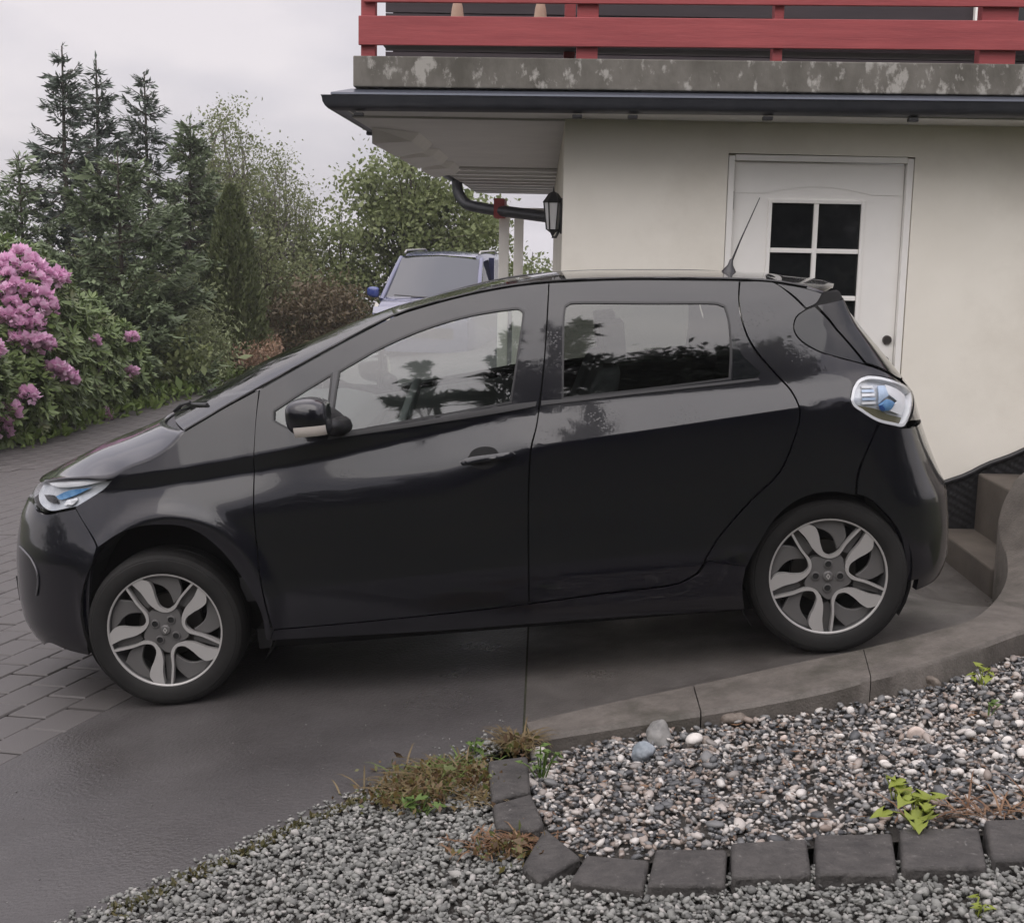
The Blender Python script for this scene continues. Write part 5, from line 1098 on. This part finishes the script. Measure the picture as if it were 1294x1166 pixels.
# cowl panel and wipers
cw = []
for vv in np.linspace(-1, 1, 25):
    x, y, z = EP[5]; 
    for b, dz in ((.255, -.020), (.19, -.012)):
        zc = np.interp(x-b, zz_, SILZ); cw.append((x-b*(1-vv**2), -y*vv*.985, z+(zc-z)*(1-abs(vv)**2.4)+dz))
mesh('cowl', cw, [(2*i, 2*i+2, 2*i+3, 2*i+1) for i in range(24)], M_trim, car)
def onw(u, v, lift=.0):
    i = u*(len(WV)-1); a = int(min(i, len(WV)-2)); t = i-a; q = WV[a]*(1-t)+WV[a+1]*t; j = np.interp(v, np.linspace(-1, 1, 33), np.arange(33)); b = int(min(j, 31)); s = j-b
    return q[b]*(1-s)+q[b+1]*s+np.array([-.5, 0, .85])*lift
for v0, v1, u1 in ((-.10, -.72, .16), (.52, -.08, .15)):
    a = [onw(.0, v0, .0)+[-.03, 0, -.01], onw(.03, v0-.1, .015), onw(u1*.6, (v0+v1)/2, .018)]; MBB = MB().tube(a, [.010, .009, .006], 6)
    bl = [onw(.035+.0*k, v0+(v1-v0)*k/6*1.0, .006)+np.array([0, 0, 0])+(onw(u1, 0, 0)-onw(.035, 0, 0))*(k/6) for k in range(7)]
    MBB.tube(bl, .007, 6).build('wiper', M_trim, car, autos=50)
# dark mouldings along the glass and roof edges, shut line of the spoiler
MB().tube(curve(EP[5:21]+[0, -.001, .003], .03, closed=False), .0055, 6).build('roof_moulding', M_trim, car, autos=60)
two(bpy.data.objects['roof_moulding'])
# inner structure: dark floor, arch liners, bulkheads so the shut lines and arches read black
MB().box((-1.29, 0, .31), (1.75, 1.50, .10)).box((-1.29, 0, .36), (3.0, .9, .12)).box((-2.92, 0, .42), (.5, .8, .40)).box((.20, 0, .50), (.36, .8, .50)).box((-2.56, 0, .60), (.5, .96, .40)).box((-1.25, 0, .22), (2.0, 1.40, .08)).build('underbody', M_under, car)
def inner(name, P, off): return skin(name, P, M_under, car, off=off, flange=0, shr=0, grid=(.08, .08))
inner('inner_panel', np.array([(1.72, .32), (2.2, .31), (3.3, .33), (3.62, .60), (3.95, .75), (3.98, .95), (3.6, 1.04), (2.9, 1.03), (1.9, .97), (1.70, .90)]), -.062)
inner('inner_panel', np.array([(3.66, 1.04), (3.98, .98), (4.06, 1.08), (3.80, 1.24), (3.76, 1.40), (3.66, 1.41), (3.64, 1.2)]), -.060)
inner('inner_panel', np.array([(2.76, 1.04), (2.90, 1.05), (2.91, 1.47), (2.80, 1.46)]), -.060)
inner('inner_panel', np.array([(.25, .28), (.62, .30), (.72, .70), (.6, .74), (.25, .74)]), -.060)
inner('inner_panel', np.array([(.70, .74), (1.05, .79), (1.45, .83), (1.68, .85), (1.70, 1.03), (1.45, 1.03), (1.05, .90), (.8, .86)]), -.062)
inner('inner_panel', np.array([(4.10, .30), (4.5, .28), (SMX-.02, .28), (SMX-.02, .98), (4.3, .98), (4.02, .86)]), -.060)
def liner(xc, zc, r):
    v = []; f = []
    n = 26
    for k in range(n+1):
        t = math.radians(-35)+math.radians(250)*k/n; v += [(xc+r*math.cos(t), -.79, zc+r*math.sin(t)), (xc+r*math.cos(t), -.52, zc+r*math.sin(t))]
    f = [(2*i, 2*i+1, 2*i+3, 2*i+2) for i in range(n)]; c = len(v); v.append((xc, -.52, zc)); f += [(c, 2*i+3, 2*i+1) for i in range(n)]
    o = mesh('arch_liner', v, f, M_under, car); two(o)
liner(-2.53, .37, .385); liner(-.02, .33, .345)
M_card = mat('door_card', (.22, .225, .22), .8)
skin('door_card', np.array([(1.78, .50), (2.86, .50), (2.86, 1.050), (2.2, 1.015), (1.80, .995)]), M_card, car, off=-.078, flange=0, shr=0, grid=(.08, .08))
skin('door_card', np.array([(2.90, .50), (3.45, .52), (3.66, .72), (3.70, 1.05), (2.90, 1.06)]), M_dashd, car, off=-.078, flange=0, shr=0, grid=(.08, .08))
# lamps
hl = skin('headlight', bpoly('headlight', .012), M_chrome, car, off=-.028, flange=0, shr=.002, mirror=False)
hlm = two(hl)
def on_both(fn):
    fn(hl)
skin('lens', bpoly('headlight', .012), M_lens, hl, off=.001, flange=.02, shr=.0025, grid=(.02, .012), bulge=(.006, .02))
def sub(name, pts, m, parent, off, bulge=None, fl=.006): return skin(name, curve(pts, .01), m, parent, off=off, flange=fl, shr=0, grid=(.02, .015), bulge=bulge)
sub('blue_strip', TR['hl_blue'], M_blue, hl, -.014); sub('dark_insert_and_reflection', TR['hl_dark'], M_trim, hl, -.016); sub('lamp_unit', TR['hl_bulb'], M_lampw, hl, -.018, (.012, .01))
sub('light_bar', TR['hl_bar'], M_lampw, hl, -.012, (.006, .01))
tlm = skin('tail_lamp', bpoly('tail_lamp', .01), M_chrome, car, off=-.030, flange=0, shr=.002, mirror=False); two(tlm)
skin('bezel', shrink(bpoly('tail_lamp', .01), .001), M_lampw, tlm, off=-.002, flange=.028, shr=.0, holes=[shrink(bpoly('tail_lamp', .01), .012)], grid=(.5, .5))
skin('lens', bpoly('tail_lamp', .01), M_lens, tlm, off=.002, flange=.02, shr=.001, grid=(.016, .012), bulge=(.018, .035))
M_lampb = mat('lamp_pale_blue', (.42, .53, .68), .25); M_deep = mat('lamp_deep_blue', (.02, .06, .20), .2)
sub('blue_facet', TR['tl_pale'], M_lampb, tlm, -.014, (.006, .02)); sub('blue_facet', TR['tl_blue'], M_blue, tlm, -.012, (.012, .02)); 
ts = np.array(TR['tl_stripe'])
for k in range(5):
    a, b = k/5+.02, (k+1)/5-.05; q = [ts[0]*(1-a)+ts[3]*a, ts[1]*(1-a)+ts[2]*a, ts[1]*(1-b)+ts[2]*b, ts[0]*(1-b)+ts[3]*b]; sub('guide_and_reflection', q, (M_lampw, M_lampb)[k % 2], tlm, -.020+.002*(k % 2), None, .004)  # pale slats paint in the house siding that the lens reflects
sub('blue_facet', TR['tl_deep'], M_deep, tlm, -.008, (.006, .02)); sub('guide_and_reflection', TR['tl_right'], M_lampw, tlm, -.016)
sub('dark_insert_and_reflection', TR['tl_dark'], mat('lamp_mirrored_grass', (.10, .095, .06), .2), tlm, -.02)  # brownish reflection of grass, painted into the lower edge of the lamp
fgp = curve(np.array([BODY.P(q, z, .004) for q, z in TR['fog']]), .015, closed=False); fgo = MB().tube(fgp, .004, 6).build('fog_lamp_trim', mat('grey_trim', (.09, .09, .095), .3), car, autos=60); two(fgo)
npq = [BODY.P(q, z, .012) for q, z in ((.26, .44), (.26, .52))]
MB().box((-3.376, 0, .40), (.02, .46, .11)).build('number_plate', M_trim, car)
# door mirrors
def sell(c, s, e, n=28, m=18, xr=1.0):
    v = []; F = []
    sg = lambda a, p: math.copysign(abs(a)**p, a)
    for i in range(m+1):
        p = -math.pi/2+math.pi*i/m
        for k in range(n):
            t = 2*math.pi*k/n; x = sg(math.cos(p), e)*sg(math.cos(t), e); y = sg(math.cos(p), e)*sg(math.sin(t), e); z = sg(math.sin(p), e)
            x = min(x, .86); tp = 1-.16*max(0, -x)-.10*max(0, -z)*.5
            v.append((c[0]+s[0]*x, c[1]+s[1]*y*tp, c[2]+s[2]*z*tp+.008*(-x)))
    F = [(i*n+k, i*n+(k+1) % n, (i+1)*n+(k+1) % n, (i+1)*n+k) for i in range(m) for k in range(n)]
    return v, F
mc = (-1.893, -.965, 1.117)
v, F = sell(mc, (.084, .095, .075), .62)
mir = MB().add(v, F).build('door_mirror', M_paint, fdoor, smooth=True); two(mir)
gx_, gz_ = np.meshgrid(np.linspace(-.046, .070, 14), np.linspace(-.060, -.022, 8), indexing='ij'); pw_ = 2/.62
gy_ = -.0985*np.maximum(1-np.abs(gx_/.0905)**pw_-np.abs(gz_/.0795)**pw_, .02)**(1/pw_)*(1-.05*np.maximum(0, -gz_/.0775))
gi_ = np.arange(gx_.size).reshape(gx_.shape)
ind = mesh('indicator', np.stack([gx_+mc[0], gy_+mc[1], gz_+mc[2]], -1).reshape(-1, 3), np.stack([gi_[:-1, :-1], gi_[1:, :-1], gi_[1:, 1:], gi_[:-1, 1:]], -1).reshape(-1, 4), mat('indicator_lens', (.58, .535, .49), .12), mir, smooth=True); two(ind)
MB().tube([(-1.80, -.79, 1.055), (-1.83, -.86, 1.06), (-1.86, -.92, 1.075)], [.040, .034, .030], 10).build('mirror_foot', M_trim, mir, smooth=True)
two(bpy.data.objects['mirror_foot'])
# aerial
ant = MB().lathe([(.0, 0), (.034, 0), (.026, .012), (.012, .032), (.007, .055), (0, .06)], 16, 'z').build('aerial', M_trim, car, autos=60, loc=(-.20, 0, 1.472)); ant.rotation_euler = (0, .25, 0)
MB().tube([(-.19, 0, 1.51), (-.145, 0, 1.60), (-.05, 0, 1.775)], [.0055, .0035, .002], 6).build('aerial_rod', M_trim, car)
MB().tube([(.30, .25, 1.22), (.335, .12, 1.19), (.375, 0, 1.14)], [.012, .01, .008], 6).build('rear_wiper', M_trim, car)
# cabin
cab = MB().box((-1.0, 0, .42), (2.6, 1.35, .10)).build('cabin_floor', M_dashd, car)
d_ = MB(); prof = [(-2.45, 1.05), (-2.25, 1.075), (-2.0, 1.06), (-1.86, 1.02), (-1.80, .94), (-1.86, .86), (-2.40, .90)]
n = len(prof); d_.add([(x, y, z) for y in (-.66, .66) for x, z in prof], [tuple(range(n-1, -1, -1)), tuple(range(n, 2*n))]+[(i, (i+1) % n, n+(i+1) % n, n+i) for i in range(n)])
d_.build('dashboard', M_dash, car, bevel=.02, autos=40)
def torus(c, R, r, tilt, n=32, m=8):
    v = []; f = []
    for i in range(n):
        t = 2*math.pi*i/n
        for k in range(m):
            p = 2*math.pi*k/m; x, y, z = r*math.sin(p), (R+r*math.cos(p))*math.cos(t), (R+r*math.cos(p))*math.sin(t)
            v.append((c[0]+x*math.cos(tilt)-z*math.sin(tilt)*-1, c[1]+y, c[2]-x*math.sin(tilt)+z*math.cos(tilt)))
    f = [(i*m+k, ((i+1) % n)*m+k, ((i+1) % n)*m+(k+1) % m, i*m+(k+1) % m) for i in range(n) for k in range(m)]; return v, f
v, f = torus((-1.62, -.37, .99), .185, .016, .42)
MB().add(v, f).tube([(-1.62, -.37, .99), (-1.85, -.37, .90)], .03, 8).box((-1.63, -.37, .985), (.03, .30, .05)).build('steering_wheel', M_dash, car, autos=50)
def seat_mb(x, y, w):
    b = MB(); sec = [(0, .52, .10), (.06, .62, .12), (.10, .75, .12), (.16, .95, .10), (.21, 1.10, .075), (.23, 1.16, .06)]
    v = []
    for dx, z, t in sec:
        ww = w*(1-.12*(z-.5)); v += [(x+dx-t, y-ww, z), (x+dx-t*.8, y, z), (x+dx-t, y+ww, z), (x+dx+t*.5, y+ww, z), (x+dx+t*.6, y, z), (x+dx+t*.5, y-ww, z)]
    f = [(i*6+k, i*6+(k+1) % 6, (i+1)*6+(k+1) % 6, (i+1)*6+k) for i in range(len(sec)-1) for k in range(6)]+[tuple(range(5, -1, -1)), tuple(30+k for k in range(6))]
    b.add(v, f).box((x-.22, y, .50), (.52, w*2, .14)); return b
for y in (-.36, .36):
    se = seat_mb(-.98, y, .24).build('seat', M_seat, car, bevel=.02, autos=50)
    MB().tube([(-.745, y-.08, 1.12), (-.74, y-.08, 1.20)], .008, 6).tube([(-.745, y+.08, 1.12), (-.74, y+.08, 1.20)], .008, 6).box((-.735, y, 1.255), (.09, .25, .16)).build('headrest', M_seat, se, bevel=.03, autos=50)
seat_mb(-.18, 0, .60).build('rear_bench', M_dashd, car, bevel=.02, autos=50)
# wheels
RW = .229
UO = [(-.50, .835), (-.37, .69), (-.21, .44), (-.075, .332), (.05, .305), (.17, .345), (.325, .545), (.565, .795)]
UI = [(.535, .82), (.312, .59), (.163, .41), (.05, .354), (-.05, .40), (-.12, .57), (-.15, .74), (-.20, .85), (-.33, .91)]
UP = np.r_[curve(UO, .05, closed=False, corner=80), curve(UI, .05, closed=False, corner=80)]
BP = curve([(-.20, .845), (-.30, .905), (0, .958), (.29, .91), (.31, .61), (.20, .465), (.165, .44), (.14, .55), (.08, .68), (-.03, .77), (-.13, .81)], .06, corner=50)
def flat(P, y0, y1, rot=0, yc=None):
    """extruded flat wheel piece; yc: depth at centre (dished)"""
    c, s = math.cos(rot), math.sin(rot); P = np.asarray(P)*RW; Q = np.stack([P[:, 0]*c-P[:, 1]*s, P[:, 0]*s+P[:, 1]*c], 1)
    v2_, f2_ = cdt(Q, [], (.03, .03), keep=.4); f2_ = [q if np.cross(v2_[q[1]]-v2_[q[0]], v2_[q[2]]-v2_[q[0]]) > 0 else q[::-1] for q in f2_]
    rr = np.hypot(*v2_.T)/RW; dep = (yc-y0)*np.clip(1-rr, 0, 1) if yc is not None else 0
    n = len(v2_); V = np.r_[np.c_[v2_[:, 0], y0+dep+0*rr, v2_[:, 1]], np.c_[v2_[:, 0], y1+0*rr, v2_[:, 1]]]
    F = [tuple(q) for q in f2_]+[(a, a+n, b+n, b) for a, b in edge_loops(f2_)]
    return MB().add(V, F)
wheel_proto = None
def wheel_build():
    w = empty('wheel'); w.parent = car
    MB().lathe([(.223, .012), (.232, .006), (.240, .001), (.262, -.004), (.283, -.001), (.287, .003), (.290, .003), (.301, .012), (.308, .028), (.3115, .05), (.3115, .085), (.309, .087), (.309, .093), (.3115, .095), (.3115, .15), (.308, .175), (.298, .192), (.27, .2), (.223, .185)], 72, 'y').build('tyre', M_rub, w, autos=25)
    MB().lathe([(.2205, .02), (.2205, .0105), (.2222, .0092), (.2272, .0085), (.2295, .0105), (.2295, .02)], 72, 'y').build('rim_lip', M_alu, w, autos=30)
    MB().lathe([(.2215, .018), (.212, .05), (.196, .09), (.196, .18), (.224, .19)], 60, 'y').build('barrel', M_barrel, w, autos=40)
    MB().lathe([(0, .105), (.125, .105), (.13, .11), (.13, .125), (0, .13)], 40, 'y').build('brake_disc', M_disc, w, autos=40)
    MB().lathe([(0, .135), (.196, .135)], 40, 'y').build('wheel_back', M_under, w)
    for k in range(5):
        r_ = -2*math.pi*k/5-.04
        flat(UP, .011, .040, r_, yc=.022).build('spoke', M_alu, w)
        flat(BP, .030, .048, r_, yc=.036).build('blade', M_gun, w, bevel=.003)
        # dark web between the paired arms
        flat([(-.60, .735), (-.49, .815), (-.22, .45), (-.30, .36), (-.36, .40)], .046, .06, r_).build('web', M_gun, w)
    t = np.linspace(0, 2*np.pi, 61)[:-1]; rr = .36+.05*np.cos(5*(t-math.pi/2-.04)+math.pi)
    flat(np.c_[rr*np.cos(t), rr*np.sin(t)], .026, .06, 0, yc=.022).build('hub', M_gun, w, autos=30)
    return w
def lugs(w, a0):
    for k in range(4):
        a = math.radians(a0+90*k); x, z = .205*RW*math.cos(a), .205*RW*math.sin(a)
        MB().lathe([(0, .019), (.012, .019), (.0125, .021)], 16, 'y', (x, 0, z)).build('lug_hole', M_under, w)
        MB().lathe([(.0122, .021), (.0125, .0165), (.0165, .0175), (.018, .025)], 18, 'y', (x, 0, z)).build('lug_ring', M_gun, w, autos=60)
    MB().lathe([(0, .0135), (.016, .0135), (.019, .016), (.021, .024)], 24, 'y').build('centre_cap', M_gun, w, autos=35)
    dm = [(0, .0125), (.0085, 0), (0, -.0125), (-.0085, 0)]; di = [(p[0]*.45, p[1]*.45) for p in dm]
    MB().add([(x, .0118, z) for x, z in dm]+[(x, .0118, z) for x, z in di]+[(x, .0140, z) for x, z in dm]+[(x, .0140, z) for x, z in di], [(k, (k+1) % 4, 4+(k+1) % 4, 4+k) for k in range(4)]+[(k, 8+k, 8+(k+1) % 4, (k+1) % 4) for k in range(4)]).build('emblem', M_alu, w)
def copy_wheel(w):
    c = w.copy(); COL.objects.link(c)
    for ch in list(w.children):
        d = ch.copy(); COL.objects.link(d); d.parent = c
    return c
wf = wheel_build(); wr = copy_wheel(wf); wff = copy_wheel(wf); wrf = copy_wheel(wf)
lugs(wf, 55); lugs(wr, 85); lugs(wff, 30); lugs(wrf, 10)
for w, x, y, rz in ((wf, -2.588, -.806, 0), (wr, 0, -.806, 0), (wff, -2.588, .806, math.pi), (wrf, 0, .806, math.pi)): w.location = (x, y, .3115); w.rotation_euler = (0, 0, rz)
# ------------------------------------------------------------------ blue van behind
M_vblue = mat('blue_van_paint', (.045, .052, .125), .25, coat=1., spec=.8, ior=1.7); M_vdark = mat('van_blue_dark', (.015, .018, .055), .3, coat=.6)
vp = at(541, 400, 22.)
VZ = -.60
van = empty('van', (-2.02, 22.0, VZ), .0, 'metallic blue people carrier facing the camera behind the black car', 'van')
van.rotation_euler = (0, 0, math.radians(-7))
# local: x to the right in the picture, y back, front face at y=0
def ring(y, sec):     # full section from half list (x,z)
    return [(-x, y, z) for x, z in sec[::-1]]+[(x, y, z) for x, z in sec]
def lo_(name, rings, m, smooth=True, parent=van, cap=False):
    n = len(rings[0]); v = [p for r_ in rings for p in r_]; f = [(i*n+k, i*n+k+1, (i+1)*n+k+1, (i+1)*n+k) for i in range(len(rings)-1) for k in range(n-1)]
    if cap: f += [tuple(range(n-1, -1, -1)), tuple((len(rings)-1)*n+k for k in range(n))]
    return MB().add(v, f).build(name, m, parent, autos=35)
hw = .86
lo_('body', [ring(.06, [(.80, 1.02), (.80, .35)][::1]), ring(.0, [(.80, .92), (.80, .40)])], M_vblue)
body = MB()
sec = lambda z0, z1, w0, w1, y: [(-w0, y, z0), (-w1, y, z1), (w1, y, z1), (w0, y, z0)]
def lower(y, top, w, zc=.0): return [(-w, y, .30), (-w-.02, y, .6), (-w, y, top-.10), (-w+.10, y, top), (0, y, top+zc), (w-.10, y, top), (w, y, top-.10), (w+.02, y, .6), (w, y, .30)]
lo_('body', [lower(-.02, .78, .70), lower(.0, .90, .78, .02), lower(.12, 1.0, .84, .03), lower(.45, 1.10, .86, .04), lower(.85, 1.16, .86, .04), lower(4.2, 1.16, .86, .0)], M_vblue, cap=True)
# cabin: pillars as one dark-blue shell, roof, glass
def cab_(y, z, w, r=.12): return [(-w, y, z-r), (-w+r*.7, y, z), (0, y, z+.03), (w-r*.7, y, z), (w, y, z-r)]
lo_('roof', [cab_(1.60, 1.83, .70), cab_(1.75, 1.87, .715), cab_(2.4, 1.90, .73), cab_(4.0, 1.86, .72)], M_vblue)
ws = [(-.80, .80, 1.15), (-.70, 1.62, 1.80), (0, 1.55, 1.84), (.70, 1.62, 1.80), (.80, .80, 1.15), (0, .62, 1.13)]
MB().add(ws, [(0, 5, 2, 1), (5, 4, 3, 2)]).build('windscreen', mat('van_windscreen', (.05, .055, .06), .06, spec=.8, coat=.3), van, smooth=True)
for s in (-1, 1):
    MB().tube([(s*.83, .72, 1.10), (s*.76, 1.25, 1.52), (s*.71, 1.66, 1.80)], [.045, .04, .04], 8).build('pillar', M_vblue, van, autos=50)
    MB().add([(s*.85, .95, 1.14), (s*.74, 1.72, 1.76), (s*.74, 2.20, 1.79), (s*.85, 2.20, 1.16)], [(0, 1, 2, 3)]).build('window', M_pane, van)
    MB().add([(s*.85, 2.30, 1.16), (s*.74, 2.30, 1.79), (s*.73, 3.9, 1.76), (s*.85, 3.9, 1.16)], [(0, 1, 2, 3)]).build('window', M_pane, van)
    MB().box((s*.80, 2.25, 1.47), (.10, .10, .70)).build('pillar', M_vdark, van)
    MB().tube([(s*.66, 1.72, 1.88), (s*.66, 1.85, 1.925), (s*.66, 3.4, 1.935), (s*.66, 3.6, 1.88)], .018, 8).build('roof_rail', M_alu, van, autos=50)
    v, F = sell((s*1.01, .88, 1.22), (.11, .07, .095), .6); MB().add(v, F).build('door_mirror', mat('van_mirror_blue', (.03, .05, .20), .3, coat=.7) if s < 0 else bpy.data.materials['van_mirror_blue'], van, smooth=True)
    MB().add([(s*.50, -.035, .80), (s*.80, .045, .82), (s*.87, .42, 1.05), (s*.83, .40, 1.075), (s*.66, .10, 1.0), (s*.50, -.01, .90)], [tuple(range(6))]).build('headlight', mat('van_lamp', (.62, .60, .55), .15) if s < 0 else bpy.data.materials['van_lamp'], van)
    MB().lathe([(.0, -.11), (.30, -.11), (.32, -.08), (.32, .08), (0, .10)], 28, 'x', (s*.76, .95, .32)).build('wheel', M_rub, van, autos=40)
    MB().lathe([(.0, -.11), (.30, -.11), (.32, -.08), (.32, .08), (0, .10)], 28, 'x', (s*.76, 3.5, .32)).build('wheel', M_rub, van, autos=40)
MB().box((0, -.035, .62), (1.1, .02, .16)).build('grille', M_trim, van)
MB().tube([(-.30, .62, 1.165), (.55, .66, 1.185)], .012, 6).tube([(.0, .60, 1.165), (-.6, .70, 1.19)], .012, 6).build('wiper', M_trim, van)


# ------------------------------------------------------------------ damp summer air
hz = MB().box((0, 2400, -20.7), (6400, 6400, 66)).build('haze'); hz['kind'] = 'stuff'
hm = bpy.data.materials.new('damp_air'); hm.use_nodes = True; ht = hm.node_tree; ht.nodes.remove(ht.nodes['Principled BSDF'])
hv = N(ht, 'ShaderNodeVolumePrincipled'); hv.inputs['Color'].default_value = (.92, .92, .93, 1); hv.inputs['Density'].default_value = .0011; hv.inputs['Anisotropy'].default_value = .2
ht.links.new(hv.outputs[0], ht.nodes['Material Output'].inputs['Volume']); hz.data.materials.append(hm)
